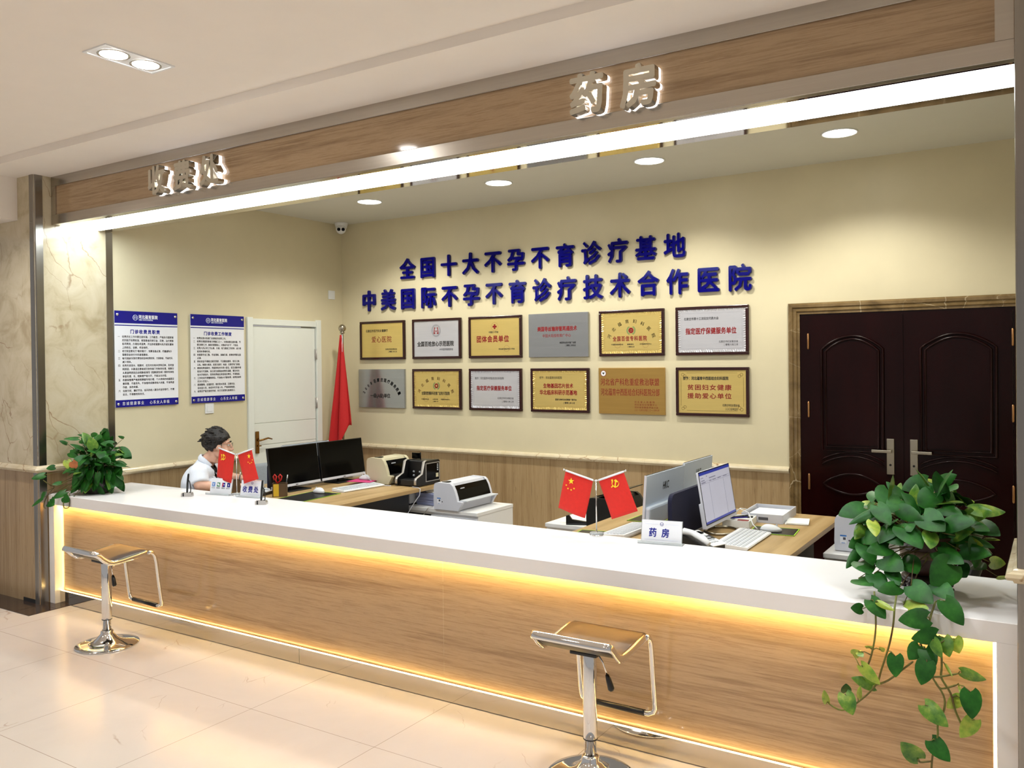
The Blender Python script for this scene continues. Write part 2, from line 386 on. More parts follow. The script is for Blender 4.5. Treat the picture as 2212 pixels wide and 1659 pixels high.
def arc_text(name, s, mt, parent, cx, cz, r, a0, a1, gh, gw, y, bold=0.015, flat=1.0):
    bm = bmesh.new(); n = len(s)
    for i, ch in enumerate(s):
        a = a0 + (a1 - a0) * i / (n - 1)
        me = glyphs(ch, bold); b0 = len(bm.verts); bm.from_mesh(me); bpy.data.meshes.remove(me); bm.verts.ensure_lookup_table()
        for v in bm.verts[b0:]:
            p = Vector(((v.co.x - 0.5) * gw, y, (v.co.y - 0.38) * gh))
            t = PI / 2 - a; ca, sa = math.cos(-t), math.sin(-t)
            v.co = Vector((cx + r * math.cos(a) + p.x * ca - p.z * sa, y, cz + flat * r * math.sin(a) + p.x * sa + p.z * ca))
    me = bpy.data.meshes.new(name); bm.to_mesh(me); bm.free(); me.materials.append(M[mt])
    o = bpy.data.objects.new(name, me); COL.objects.link(o); o.parent = parent
    return o

# ================================================================ setting
XL, XR, YB, ZI = -6.087, -0.111, 6.349, 3.08
YC, YBF, YBM, ZT, ZF = 3.343, 3.398, 3.838, 0.782, 0.708
def struct(name, label, cat):
    return thing(name, label, cat, kind='structure')
def struct_bx(name, label, cat, mt, *a, **k):
    return tag(bx(name, mt, None, *a, **k), label, cat, kind='structure')

fl = struct('floor', 'glossy cream porcelain tile floor with brown flecks', 'floor')
bx('tiles', 'floor', fl, -9.5, 3.0, -5.0, 6.4, -0.1, 0.0)
def stone(b):
    box(b, -7.5, -6.074, 3.088, 3.276, 0.0, 0.004); box(b, -6.07, -5.885, 3.088, 3.276, 0.0, 0.004); box(b, -6.087, -5.885, 3.278, 3.378, 0.0, 0.004)
part('granite_border', 'granite', fl, stone)

ce = struct('ceiling', 'white stepped plaster ceiling of the lobby', 'ceiling')
part('ceiling_board', 'white_paint', ce, lambda b: (box(b, -9.5, 3.0, -5.0, 2.986, 3.095, 3.2), box(b, -9.5, 3.0, 2.986, 3.46, 3.049, 3.2)))
struct_bx('ceiling_downstand', 'white boxed downstand running out from the marble column', 'ceiling', 'white_paint', -7.2, -6.305, -5.0, 3.276, 2.745, 3.095)
struct_bx('ceiling_inner', 'pale ceiling over the staff area with round downlights', 'ceiling', 'ceil_in', -6.4, 0.7, YBM, 6.5, ZI, 3.2)

# ---- left column with marble, dado, rail and steel corner trims
wl = struct('wall_left_column', 'marble clad column at the left end of the counter', 'wall')
bx('marble_cladding', 'marble', wl, -7.6, XL, 3.276, 3.858, 0.95, 3.2)
bx('dado_panel', 'travv', wl, -7.6, XL, 3.276, 3.858, 0.0, 0.95)
bx('skirting', 'plastic_b', wl, -6.30, XL - 0.025, 3.272, 3.3, 0.004, 0.03)
def ctrim(b):
    for z0, z1 in ((0.004, 0.942), (0.982, 3.049)):
        prism(b, [(XL - 0.05, 3.27), (XL - 0.008, 3.27), (XL + 0.006, 3.284), (XL + 0.006, 3.335), (XL - 0.01, 3.335), (XL - 0.01, 3.29), (XL - 0.05, 3.29)], z0, z1,
              Matrix(((1, 0, 0, 0), (0, 0, 1, 0), (0, 1, 0, 0), (0, 0, 0, 1))))
part('corner_trim', 'darksteel', wl, ctrim)
part('edge_trim', 'darksteel', wl, lambda b: (box(b, XL - 0.01, XL + 0.006, 3.812, 3.864, 0.0, 0.942), box(b, XL - 0.01, XL + 0.006, 3.812, 3.864, 0.982, 2.706)))
RAILP = [(0, -0.024), (0.014, -0.024), (0.018, -0.016), (0.034, -0.012), (0.04, -0.002), (0.036, 0.01), (0.022, 0.014), (0.018, 0.02), (0.012, 0.024), (0, 0.024)]
def rail(b, pts, zc):
    """Sweep the moulding along corner points (x, y, out_x, out_y)."""
    rings = [[b.verts.new((x + ox * d, y + oy * d, zc + dz)) for d, dz in RAILP] for x, y, ox, oy in pts]
    n = len(RAILP)
    for A, B in zip(rings, rings[1:]):
        for k in range(n): b.faces.new((A[k], A[(k + 1) % n], B[(k + 1) % n], B[k]))
    b.faces.new(rings[0]); b.faces.new(rings[-1][::-1])
tr1 = struct('trim_1', 'pale marble chair rail wrapping the left column', 'rail')
part('moulding', 'marblerail', tr1, lambda b: rail(b, [(-7.6, 3.276, 0, -1), (XL, 3.276, 1, -1), (XL, 3.866, 1, 0.6)], 0.962))

# ---- right column
wr = struct('wall_right_column', 'stone clad column cut off by the right edge of the view', 'wall')
bx('marble_cladding', 'marble', wr, XR, 1.4, 3.276, 3.858, 0.95, 3.2)
bx('dado_panel', 'travv', wr, XR, 1.4, 3.276, 3.858, 0.0, 0.95)
part('corner_trim', 'darksteel', wr, lambda b: [box(b, XR - 0.006, XR + 0.05, 3.268, 3.325, z0, z1, 0.006) for z0, z1 in ((0.0, 0.942), (0.982, 3.049))])
tr2 = struct('trim_2', 'pale marble chair rail wrapping the right column', 'rail')
part('moulding', 'marblerail', tr2, lambda b: rail(b, [(XR, 3.866, -1, 0.6), (XR, 3.276, -1, -1), (1.4, 3.276, 0, -1)], 0.962))

# ---- header over the counter
hd = struct('wall_header', 'travertine header in a steel frame across the counter opening', 'wall')
bx('stone_panel', 'trav', hd, XL + 0.05, XR - 0.06, 3.41, 3.46, 2.76, 2.99)
part('core', 'white_paint', hd, lambda b: (box(b, XL, XR, 3.46, YBM, 2.72, 3.2)))
def hframe(b):
    box(b, XL + 0.002, XR, YBF, 3.44, 2.98, 3.05, 0.003); box(b, XL + 0.002, XR, YBF, 3.44, 2.706, 2.776, 0.003)
    box(b, XL + 0.002, XL + 0.057, YBF + 0.001, 3.44, 2.776, 2.98); box(b, XR - 0.068, XR, YBF + 0.001, 3.44, 2.776, 2.98)
part('steel_frame', 'steel', hd, hframe)
def soff(b):
    box(b, XL + 0.002, XR, 3.44, 3.462, 2.706, 2.722); box(b, XL + 0.002, XR, 3.752, YBM + 0.004, 2.706, 2.722)
    box(b, XL + 0.002, XR, YBM - 0.002, YBM + 0.004, 2.722, 2.775)
part('soffit_steel', 'mirror', hd, soff)
lp = thing('light_panel', 'long glowing white strip light under the header', 'light', (0, 0, 0))
bx('diffuser', 'led_w', lp, XL + 0.012, XR - 0.004, 3.464, 3.750, 2.7075, 2.7195)
bx('divider_bar', 'grey', lp, XL + 0.012, XR - 0.004, 3.742, 3.7445, 2.7055, 2.7075)

# ---- inner walls
wi = struct('wall_left', 'cream painted left wall of the staff area', 'wall')
part('plaster', 'paint_in', wi, lambda b: (box(b, -6.3, XL, 3.858, 5.18, 0.88, 3.12), box(b, -6.3, XL, 5.99, 6.5, 0.88, 3.12), box(b, -6.3, XL, 5.18, 5.99, 2.06, 3.12)))
def ldado(b):
    box(b, -6.3, XL + 0.01, 3.866, 5.13, 0.0, 0.88); box(b, -6.3, XL + 0.01, 6.035, 6.34, 0.0, 0.88); box(b, -6.3, XL - 0.02, 5.13, 6.035, 0.0, 0.88)
part('dado_panel', 'travv', wi, ldado)
tr3 = struct('trim_3', 'pale marble chair rail along the inner left wall', 'rail')
part('moulding', 'marblerail', tr3, lambda b: (rail(b, [(XL, 3.868, 1, 0), (XL, 5.131, 1, 0)], 0.872), rail(b, [(XL, 6.034, 1, 0), (XL, YB, 1, -1)], 0.872)))
wb = struct('wall_back', 'cream painted back wall carrying the blue lettering and plaques', 'wall')
bx('plaster', 'paint_in', wb, -6.3, 0.7, YB, 6.55, 0.0, 3.12)
part('dado_panel', 'travv', wb, lambda b: box(b, XL, -1.655, YB - 0.01, YB + 0.05, 0.0, 0.88))
tr4 = struct('trim_4', 'pale marble chair rail along the back wall', 'rail')
part('moulding', 'marblerail', tr4, lambda b: rail(b, [(XL, YB, 1, -1), (-1.656, YB, 0, -1)], 0.872))
struct_bx('wall_right', 'cream painted right wall behind the right column', 'wall', 'paint_in', 0.05, 0.3, 3.858, 6.5, 0.0, 3.12)

# ---- white door in the left wall (local x runs along +y of the room)
def lw(y, z):
    """Matrix taking local x,z (read from -y) onto the left wall at height z and distance y."""
    return Matrix(((0, -1, 0, XL), (1, 0, 0, y), (0, 0, 1, z), (0, 0, 0, 1)))
dw = struct('door_white', 'white panelled door with a bronze lever in the left wall', 'door')
dw.matrix_world = lw(5.133, 0.0)
def wframe(b):
    box(b, 0.0, 0.062, -0.022, 0.05, 0.0, 2.112, 0.003); box(b, 0.84, 0.9, -0.022, 0.05, 0.0, 2.112, 0.003); box(b, 0.062, 0.84, -0.018, 0.05, 2.045, 2.1, 0.003)
part('door_frame', 'wdoor', dw, wframe)
def wleaf(b):
    zs = [0.0, 0.52, 0.955, 1.153, 2.034]
    for a, c in zip(zs, zs[1:]): box(b, 0.066, 0.834, 0.002, 0.04, a + 0.003, c - 0.003, 0.003)
    box(b, 0.066, 0.834, 0.008, 0.04, 0.0, 2.034)
part('door_leaf', 'wdoor', dw, wleaf)
for z in (1.31, 1.78, 0.4):
    part('hinge', 'grey', dw, lambda b: (tube(b, [(0.84, -0.012, z - 0.05), (0.84, -0.012, z + 0.05)], 0.008), box(b, 0.826, 0.838, -0.008, 0.003, z - 0.05, z + 0.05)))
dh = part('door_handle', 'brass', dw, lambda b: (box(b, 0.085, 0.125, -0.012, 0.003, 0.885, 1.085, 0.006, 3), tube(b, [(0.105, -0.01, 1.005), (0.105, -0.045, 1.005), (0.13, -0.052, 1.01), (0.19, -0.052, 1.02), (0.235, -0.052, 1.008)], [0.009, 0.009, 0.009, 0.008, 0.006])))
part('lock_knob', 'brass', dh, lambda b: tube(b, [(0.105, -0.01, 0.955), (0.105, -0.03, 0.955), (0.125, -0.032, 0.955)], 0.006))

# ---- double mahogany door in the back wall with a marble surround
dm = struct('door_double', 'dark mahogany double door with a brown marble surround', 'door')
dm.location = (0, YB, 0)
def arch(b):
    P = [(0, 0), (0, -0.018), (0.012, -0.03), (0.03, -0.03), (0.036, -0.02), (0.058, -0.024), (0.064, -0.014), (0.08, -0.014), (0.08, 0)]
    x0, x1, zt = -1.655, -0.055, 2.087
    for pth in ([(x0, 0.0, 1, 0), (x0, zt, 1, -1)], [(x0, zt, 1, -1), (x1, zt, -1, -1)], [(x1, zt, -1, -1), (x1, 0.0, -1, 0)]):
        rings = [[b.verts.new((x + ox * d, dy, z + oz * d)) for d, dy in P] for x, z, ox, oz in pth]
        n = len(P)
        for k in range(n): b.faces.new((rings[0][k], rings[0][(k + 1) % n], rings[1][(k + 1) % n], rings[1][k]))
part('marble_surround', 'emperador', dm, arch)
def jamb(b):
    frame4(b, -1.575, -0.135, -0.4, 2.007, 0.055, -0.006, 0.0)
part('door_frame', 'mdoor', dm, lambda b: (box(b, -1.575, -1.516, -0.006, 0.01, 0, 2.007), box(b, -0.242, -0.135, -0.006, 0.01, 0, 2.007), box(b, -1.516, -0.242, -0.006, 0.01, 1.988, 2.007)))
def arcpts(x0, x1, z, rise, n=14):
    return [(x0 + (x1 - x0) * i / n, z + rise * math.sin(PI * i / n) ** 0.85) for i in range(n + 1)]
def leaf_door(s, xh, xs):
    """xh hinge side, xs meeting side."""
    a, c = min(xh, xs), max(xh, xs)
    lf = bx('door_leaf', 'mdoor', dm, a, c, -0.012, 0.01, 0.0, 1.99)
    p0, p1 = a + 0.12, c - 0.145 if s < 0 else c - 0.12
    if s > 0: p0 = a + 0.145
    def panels(b):
        up = arcpts(p0, p1, 1.735, 0.085)
        prism(b, [(p0, 1.075)] + up + [(p1, 1.075)], -0.02, -0.005)
        for g in (0.0, 0.028):
            ring = [(x, -0.02, z) for x, z in ([(p0 - g, 1.06 - g)] + arcpts(p0 - g, p1 + g, 1.735 + g * 0.5, 0.085 + g * 0.3) + [(p1 + g, 1.06 - g)])]
            tube(b, ring, 0.009, 6, closed=True)
        for dz in (0.0, 0.03): tube(b, [(x, -0.018, z) for x, z in arcpts(p0 - 0.03, p1 + 0.03, 0.965 - dz, 0.06)], 0.007, 6)
        o = arcpts(p0 - 0.02, p1 + 0.02, 0.797, 0.075)[:-1] + arcpts(p0 - 0.02, p1 + 0.02, 0.793, -0.065)[::-1][:-1]
        def sgn(q): return q
        tube(b, [(x, -0.018, z) for x, z in o], 0.008, 6, closed=True)
        prism(b, o, -0.017, -0.006)
        prism(b, [(p0, 0.12)] + arcpts(p0, p1, 0.62, -0.05)[0:] + [(p1, 0.12)], -0.02, -0.005)
    part('raised_panel', 'mdoor', lf, panels)
    for z in (0.2, 0.8, 1.32, 1.81):
        part('hinge', 'hinge', lf, lambda b: lathe(b, [(0, -0.056), (0.006, -0.056), (0.008, -0.05), (0.008, 0.05), (0.006, 0.056), (0, 0.06)], 10, (xh, -0.016, z)))
    hx = xs - 0.072 if s < 0 else xs + 0.072
    h = bx('door_handle', 'nickel', lf, hx - 0.024, hx + 0.024, -0.024, -0.01, 0.885, 1.13, bev=0.003)
    d = -1 if s < 0 else 1
    part('lever', 'nickel', h, lambda b: (tube(b, [(hx, -0.02, 1.045), (hx, -0.06, 1.045)], 0.009), box(b, min(hx - d * 0.012, hx + d * 0.115), max(hx - d * 0.012, hx + d * 0.115), -0.066, -0.054, 1.035, 1.055, 0.003)))
    part('keyhole', 'plastic_b', h, lambda b: tube(b, [(hx, -0.02, 0.95), (hx, -0.027, 0.95)], 0.008))
leaf_door(-1, -1.515, -0.899)
leaf_door(1, -0.243, -0.896)
bx('meeting_strip', 'mdoor', dm, -0.91, -0.888, -0.02, -0.01, 0.0, 1.985)

# ================================================================ counter
ct = thing('reception_counter', 'long white topped reception counter with travertine front and warm glow', 'counter', (0, 0, 0))
part('countertop', 'solid', ct, lambda b: prism(b, [(YC + 0.002, ZF), (YC, ZF + 0.002), (YC, ZT - 0.003), (YC + 0.003, ZT), (3.987, ZT), (3.99, ZT - 0.003), (3.99, 0.742), (YC + 0.03, 0.742), (YC + 0.03, ZF)], XL + 0.008, XR - 0.008, Matrix(((0, 1, 0, 0), (1, 0, 0, 0), (0, 0, 1, 0), (0, 0, 0, 1)))))
for a, c in ((XL + 0.008, -6.015), (-0.182, XR - 0.008)):
    bx('end_leg', 'solid', ct, a, c, YC, 3.408, 0.0045, 0.709, bev=0.0)
bx('front_panel', 'trav', ct, -6.001, -0.196, 3.406, 3.44, 0.09, 0.745)
bx('back_board', 'laminate', ct, XL + 0.01, XR - 0.01, 3.44, 3.6, 0.01, 0.742)
bx('kick_plate', 'mirror', ct, -6.013, -0.184, 3.379, 3.41, 0.0045, 0.091)
bx('panel_joint', 'marblerail', ct, -2.603, -2.6022, 3.4056, 3.407, 0.093, 0.742)
bx('kick_joint', 'plastic_b', ct, -3.604, -3.6025, 3.3785, 3.38, 0.006, 0.0905)
bx('hidden_led_strip', 'led_y', ct, -6.01, -0.187, 3.3735, 3.381, 0.722, 0.735)
for x0, x1 in ((-6.0145, -6.003), (-0.194, -0.1835)):
    bx('side_led_strip', 'led_l', ct, x0, x1, 3.430, 3.434, 0.1, 0.735)
bx('kick_led_line', 'led_k', ct, -6.01, -0.187, 3.3815, 3.3905, 0.0908, 0.0932)

# ================================================================ bar stools
def make_stool(label, loc, rz):
    t = thing('bar_stool', label, 'stool', loc, rz, 'chrome bar stools at the counter')
    PR = [(-0.172, 0.598), (-0.164, 0.608), (-0.15, 0.594), (-0.115, 0.56), (-0.085, 0.538), (-0.055, 0.53), (0.0, 0.534), (0.09, 0.545), (0.15, 0.552), (0.178, 0.55)]
    DN = [(0.2, 0.538), (0.214, 0.515), (0.222, 0.48), (0.236, 0.36), (0.25, 0.25)]
    w = 0.174
    def fr(b):
        side = [(y, z - 0.004) for y, z in PR[3:]]
        cor = [(-w, -0.14, 0.582), (-w, -0.158, 0.594), (-w + 0.006, -0.168, 0.599), (-w + 0.018, -0.174, 0.601), (-w + 0.04, -0.176, 0.601)]
        half = [(-w, y, z) for y, z in side][::-1] + cor
        full = half + [(-x, y, z) for x, y, z in half][::-1]
        tube(b, full, [0.0085] + [0.0165] * (len(full) - 2) + [0.0085], 12, flat=0.42, up=(0, 0, 1))
        a = [(w, 0.168, 0.546), (w, 0.185, 0.546)] + [(w, y, z) for y, z in DN] + [(w, 0.254, 0.225), (w - 0.008, 0.254, 0.207), (w - 0.028, 0.252, 0.197)]
        tube(b, [(-x, y, z) for x, y, z in a] + a[::-1], 0.0112, 10)
    part('frame', 'chrome', t, fr)
    part('foot_rubber', 'plastic_b', t, lambda b: tube(b, [(-w + 0.045, 0.252, 0.197), (w - 0.045, 0.252, 0.197)], 0.0135, 10))
    def seat(b):
        n = len(PR); xs = [-1, -0.96, -0.5, 0, 0.5, 0.96, 1]
        P = PR[2:] + [(0.198, 0.54)]
        for zo, mi in ((0.013, 0), (-0.006, 1)):
            g = [[b.verts.new((x * (w - 0.004), y, z + zo - (0.006 if abs(x) == 1 else 0.0) * (1 if mi == 0 else -1))) for x in xs] for y, z in P]
            for i in range(len(P) - 1):
                for j in range(len(xs) - 1):
                    f = b.faces.new((g[i][j], g[i][j + 1], g[i + 1][j + 1], g[i + 1][j])); f.smooth = True; f.material_index = mi
            if mi == 0: top = g
        for i in range(len(P) - 1):
            for j in (0, len(xs) - 1):
                f = b.faces.new((top[i][j], top[i + 1][j], g[i + 1][j], g[i][j])); f.material_index = 1
        for i in (0, len(P) - 1):
            for j in range(len(xs) - 1):
                f = b.faces.new((top[i][j], top[i][j + 1], g[i][j + 1], g[i][j])); f.material_index = 1
    part('seat_pad', ('leather', 'leatherd'), t, seat)
    part('mounting_plate', 'plastic_b', t, lambda b: box(b, -0.06, 0.06, -0.06, 0.07, 0.507, 0.522, 0.004))
    part('column', 'chrome', t, lambda b: lathe(b, [(0, 0.515), (0.026, 0.515), (0.0285, 0.51), (0.0285, 0.155), (0.0265, 0.152), (0.0245, 0.152), (0.0245, 0.06), (0, 0.06)], 28))
    part('column_ring', 'plastic_b', t, lambda b: lathe(b, [(0.0285, 0.153), (0.0295, 0.1535), (0.0295, 0.157), (0.0285, 0.1575)], 28))
    part('base', 'chrome', t, lambda b: lathe(b, [(0, 0.001), (0.180, 0.001), (0.1815, 0.005), (0.178, 0.0085), (0.15, 0.0125), (0.11, 0.019), (0.08, 0.029), (0.06, 0.043), (0.046, 0.06), (0.038, 0.07), (0.0365, 0.082), (0.031, 0.089), (0.0245, 0.09)], 56))
    lv = part('lever', 'chrome', t, lambda b: tube(b, [(0.03, 0.0, 0.515), (0.06, 0.0, 0.475), (0.082, -0.005, 0.428)], 0.0035))
    part('grip', 'plastic_b', lv, lambda b: tube(b, [(0.08, -0.005, 0.432), (0.087, -0.006, 0.415), (0.1, -0.008, 0.378), (0.103, -0.008, 0.37)], [0.007, 0.011, 0.0135, 0.008], 10))
    return t
make_stool('brown leather bar stool with chrome base nearest the camera, below the pharmacy desk', (-1.608, 3.075, 0.0), 0.0)
make_stool('brown leather bar stool with chrome base standing by the left end of the counter', (-4.868, 3.02, 0.0), math.radians(-2))

# ================================================================ lighting fixtures
gl = thing('grille_lamp', 'twin spot recessed ceiling lamp shining in the lobby ceiling', 'lamp', (-3.575, 2.372, 3.095))
part('trim_frame', 'plastic_w', gl, lambda b: [box(b, *q) for q in ((-0.087, 0.087, -0.175, -0.163, -0.006, 0.002), (-0.087, 0.087, 0.163, 0.175, -0.006, 0.002), (-0.087, -0.075, -0.163, 0.163, -0.006, 0.002), (0.075, 0.087, -0.163, 0.163, -0.006, 0.002))])
part('backing', 'plastic_w', gl, lambda b: box(b, -0.075, 0.075, -0.163, 0.163, -0.002, 0.0))
for y in (-0.08, 0.08):
    rf = part('reflector', 'mirror', gl, lambda b: lathe(b, [(0.07, -0.006), (0.068, -0.003), (0.06, -0.003), (0.06, -0.006)], 28, (0, y, 0)))
    part('bulb', 'bulb', rf, lambda b: lathe(b, [(0.058, -0.003), (0.05, -0.009), (0.03, -0.013), (0, -0.015)], 24, (0, y, 0)))
LX = (('farthest left of the four', -4.986), ('second from the left of the four', -3.653), ('third from the left of the four', -2.394), ('farthest right of the four', -1.13))
d0 = None
for wd, x in LX:
    if d0 is None:
        d0 = thing('downlight', '', 'lamp', (x, 5.55, ZI), 0, 'round downlights in the inner ceiling'); d = d0
        part('trim_ring', 'plastic_w', d0, lambda b: lathe(b, [(0.108, 0.001), (0.11, -0.004), (0.105, -0.008), (0.098, -0.006), (0.098, 0.001)], 36))
        part('lens', 'dl', d0, lambda b: lathe(b, [(0.098, -0.003), (0.06, -0.007), (0, -0.008)], 36))
    else:
        d = copy_tree(d0); d.location = (x, 5.55, ZI)
    sl = bpy.data.lights.new('downlight_beam', 'SPOT'); sl.energy = 95; sl.spot_size = math.radians(138); sl.spot_blend = 0.55; sl.shadow_soft_size = 0.07; sl.color = (1, 0.97, 0.86)
    so = bpy.data.objects.new('downlight_beam', sl); COL.objects.link(so); so.location = (x, 5.55, ZI - 0.02)
    d['label'] = 'round glowing ceiling downlight, ' + wd + ' over the desks'
cc = thing('security_camera', 'white dome security camera in the ceiling corner', 'camera', (-5.98, 6.24, ZI))
part('base', 'plastic_w', cc, lambda b: lathe(b, [(0.0, 0.0), (0.066, 0.0), (0.066, -0.008), (0.058, -0.035), (0.054, -0.05), (0, -0.05)], 24))
eye = part('eyeball', 'plastic_w', cc, lambda b: ellipsoid(b, (0.012, -0.018, -0.062), (0.05, 0.05, 0.05)))
vd = Vector((5.98, -6.24, -1.2)).normalized(); sd = vd.cross(Vector((0, 0, 1))).normalized()
for k in (-1, 1):
    q = Vector((0.012, -0.018, -0.066)) + vd * 0.0465 + sd * 0.021 * k
    part('lens', 'screen', eye, lambda b: tube(b, [q, q + vd * 0.005], 0.0165, 16))

# ================================================================ wall plates
def plate(name, label, y, z, w, h):
    t = thing(name, label, name.split('_')[-1]); t.matrix_world = lw(y, z)
    part('cover', 'plastic_w', t, lambda b: box(b, -w / 2, w / 2, -0.009, 0.001, -h / 2, h / 2, 0.003))
    part('rocker', 'plastic_w', t, lambda b: box(b, -w * 0.32, w * 0.32, -0.012, -0.008, -h * 0.3, h * 0.3, 0.002))
plate('blank_plate', 'small white wall plate near the corner beside the blue lettering', 6.198, 2.37, 0.086, 0.086)
plate('wall_switch', 'white wall switch below the right hand notice board', 4.728, 1.32, 0.086, 0.088)

# ================================================================ notices on the left wall
def notice(label, y0, title, body, tx):
    w, h = 0.553, 0.744
    t = thing('notice_board', label, 'notice'); t.matrix_world = lw(y0, 1.37)
    t['group'] = 'notices on the left wall'
    bx('panel', 'white', t, 0, w, -0.016, -0.011, 0, h)
    part('header_band', 'navy', t, lambda b: (box(b, 0, w, -0.0168, -0.0158, h * 0.872, h), box(b, 0, w, -0.0168, -0.0158, h * 0.845, h * 0.855)))
    bx('footer_band', 'navy', t, 0, w, -0.0168, -0.0158, 0, h * 0.075)
    def emb(b):
        tube(b, [(0.175 + 0.02 * math.cos(a * PI / 12), -0.0172, 0.695 + 0.02 * math.sin(a * PI / 12)) for a in range(24)], 0.0022, 5, closed=True)
        for dx in (-0.006, 0.006): ellipsoid(b, (0.175 + dx, -0.0172, 0.701), (0.004, 0.001, 0.004), u=8, v=6); tube(b, [(0.175 + dx * 1.6, -0.0172, 0.697), (0.175 + dx, -0.0172, 0.686)], [0.002, 0.004], 5)
    part('hospital_emblem', 'pale', t, emb)
    text('hospital_name', '河北蕴育医院', 'white', t, 0.203, 0.378, 0.702, 0.032, -0.0172, 0.027, 0.035)
    text('hospital_name', 'HEBEI YUNYU HOSPITAL', 'pale', t, 0.205, 0.330, 0.679, 0.0145, -0.0172, 0.0105, 0.03)
    text('title', title, 'blueink', t, tx[0], tx[1], 0.585, 0.034, -0.0165, 0.033, 0.045)
    text('slogan', '忠诚健康事业', 'white', t, 0.055, 0.27, 0.028, 0.03, -0.0172, 0.026, 0.0)
    text('slogan', '心系女人幸福', 'white', t, 0.29, 0.49, 0.028, 0.03, -0.0172, 0.026, 0.0)
    n = len(body); bm = bmesh.new(); z = 0.545; dz = 0.475 / n
    for num, s in body:
        for st, x in ((num, 0.025), (s, 0.06)):
            if not st: continue
            me = glyphs(st, 0.02, 0.0, 1.0, 1); b0 = len(bm.verts); bm.from_mesh(me); bpy.data.meshes.remove(me); bm.verts.ensure_lookup_table()
            for v in bm.verts[b0:]: v.co = Vector((x + v.co.x * min(0.0182, 0.458 / len(st)), -0.0165, z + (v.co.y - 0.4) * 0.0195))
        z -= dz
    me = bpy.data.meshes.new('body_lettering'); bm.to_mesh(me); bm.free(); me.materials.append(M['ink'])
    o = bpy.data.objects.new('body_lettering', me); COL.objects.link(o); o.parent = t
    for x in (0.022, w - 0.022):
        for z in (0.025, h - 0.03):
            part('screw_cap', 'chrome', t, lambda b: lathe(b, [(0, 0.0), (0.011, 0.0), (0.011, 0.004), (0.007, 0.008), (0, 0.009)], 16, m=Matrix.Translation((x, -0.0165, z)) @ Matrix.Rotation(PI / 2, 4, 'X')))
B1 = [('一', '收费员在工作中要态度和蔼、工作勤恳，严格执行国家规'), ('', '定的医疗收费标准，收取患者的预交金、药费、治疗费等'), ('', '各项费用，办理各项退费，开出的收据要与处方或处置单'), ('', '上的姓名、金额、项目相符。'),
      ('二', '收付现金要实行“唱收唱付”，钱票当面点清，尽量避免办'), ('', '理缴现金收付中的差错事故。'), ('三', '每天准备好足够的零钱和各种收费资料，方便患者，节省时间，'), ('', '减少排队。'),
      ('四', '收费员发现长、短款时，应及时向有关领导反映，及时查'), ('', '明原因，长款退还患者或交财务部门作账务处理，短款应'), ('', '认真查明原因后由短款者填写《短款报告单》报财务审批'), ('', '审查处理，长、短款要严格分开，不能以长补短。'),
      ('五', '收据保管要严格按照票据专用办理，个人领用的收据要妥'), ('', '善保管，不能丢失、不准借用或挪用他人收据，不准弄虚'), ('', '作废，涂改收据。'), ('六', '当面交班，遵纪守法。当天的收入要及时送存银行，不得'), ('', '坐支、不得挪用和存支。')]
B2 = [('一', '收费处是对各部门向患者的收费工作。'), ('二', '收费处是医院患者文明窗口之一，对患者要态度和蔼，节'), ('', '假日照常工作，解答问题要耐心，对患者不说“不”，不推诿。'), ('三', '收费人员必须工作认真、仔细，努力提高工作效率，减少患'), ('', '者排队等候时间。'),
      ('四', '收据要字迹工整、字迹清晰、准确无误，按章收费要当面'), ('', '点清。'), ('五', '预收现金不得超过规定限额，不准擅自挪用、借支公款，'), ('', '公私、账款分离放、班班交接好，帐册、支票须专门保管。'), ('六', '患者收费退款时，凭医院有关负责人签名、医生退款申请'),
      ('', '批准方可退款。当日发生差错由收费员退款，需及时向'), ('', '有关手续经办，否则收费者应承担相应责任，不得推诿。'), ('七', '工作时间不得擅离岗位，不准他人代替收费，收费室谢绝'), ('', '无关人员进入。'), ('八', '提高警惕，加强防范，做好防火防盗，注意安全。'), ('', '非本室人员、未经许可不准入内，严格保密制度。'), ('九', '收费员严格交接班手续，实行交接签名备案登记。')]
notice('blue and white duty notice partly tucked behind the column, left of two', 3.8645, '门诊收费员职责', B1, (0.13, 0.42))
notice('blue and white rules notice beside the white door, right of two', 4.543, '门诊收费工作制度', B2, (0.13, 0.44))

# ================================================================ raised lettering
ORD = ['first', 'second', 'third', 'fourth', 'fifth', 'sixth', 'seventh', 'eighth', 'ninth', 'tenth', 'eleventh', 'twelfth', 'thirteenth', 'fourteenth', 'fifteenth', 'sixteenth']
def wall_line(s, x0, x1, zc, gh, gw, line, grp):
    n = len(s); pt = (x1 - x0 - gw) / (n - 1)
    for i, ch in enumerate(s):
        o = text('wall_letter', ch, 'blue', None, -gw / 2, gw / 2, 0.0, gh, -0.013, gw, 0.028, 0.026)
        o.location = (x0 + gw / 2 + i * pt, YB, zc)
        tag(o, 'blue wall character %s, %s from the left in the %s line' % (ch, ORD[i], line), 'letter', grp)
wall_line('全国十大不孕不育诊疗基地', -5.312, -2.430, 2.582, 0.204, 0.186, 'upper', 'blue characters of the upper wall line')
wall_line('中美国际不孕不育诊疗技术合作医院', -5.803, -1.917, 2.300, 0.210, 0.186, 'lower', 'blue characters of the lower wall line')
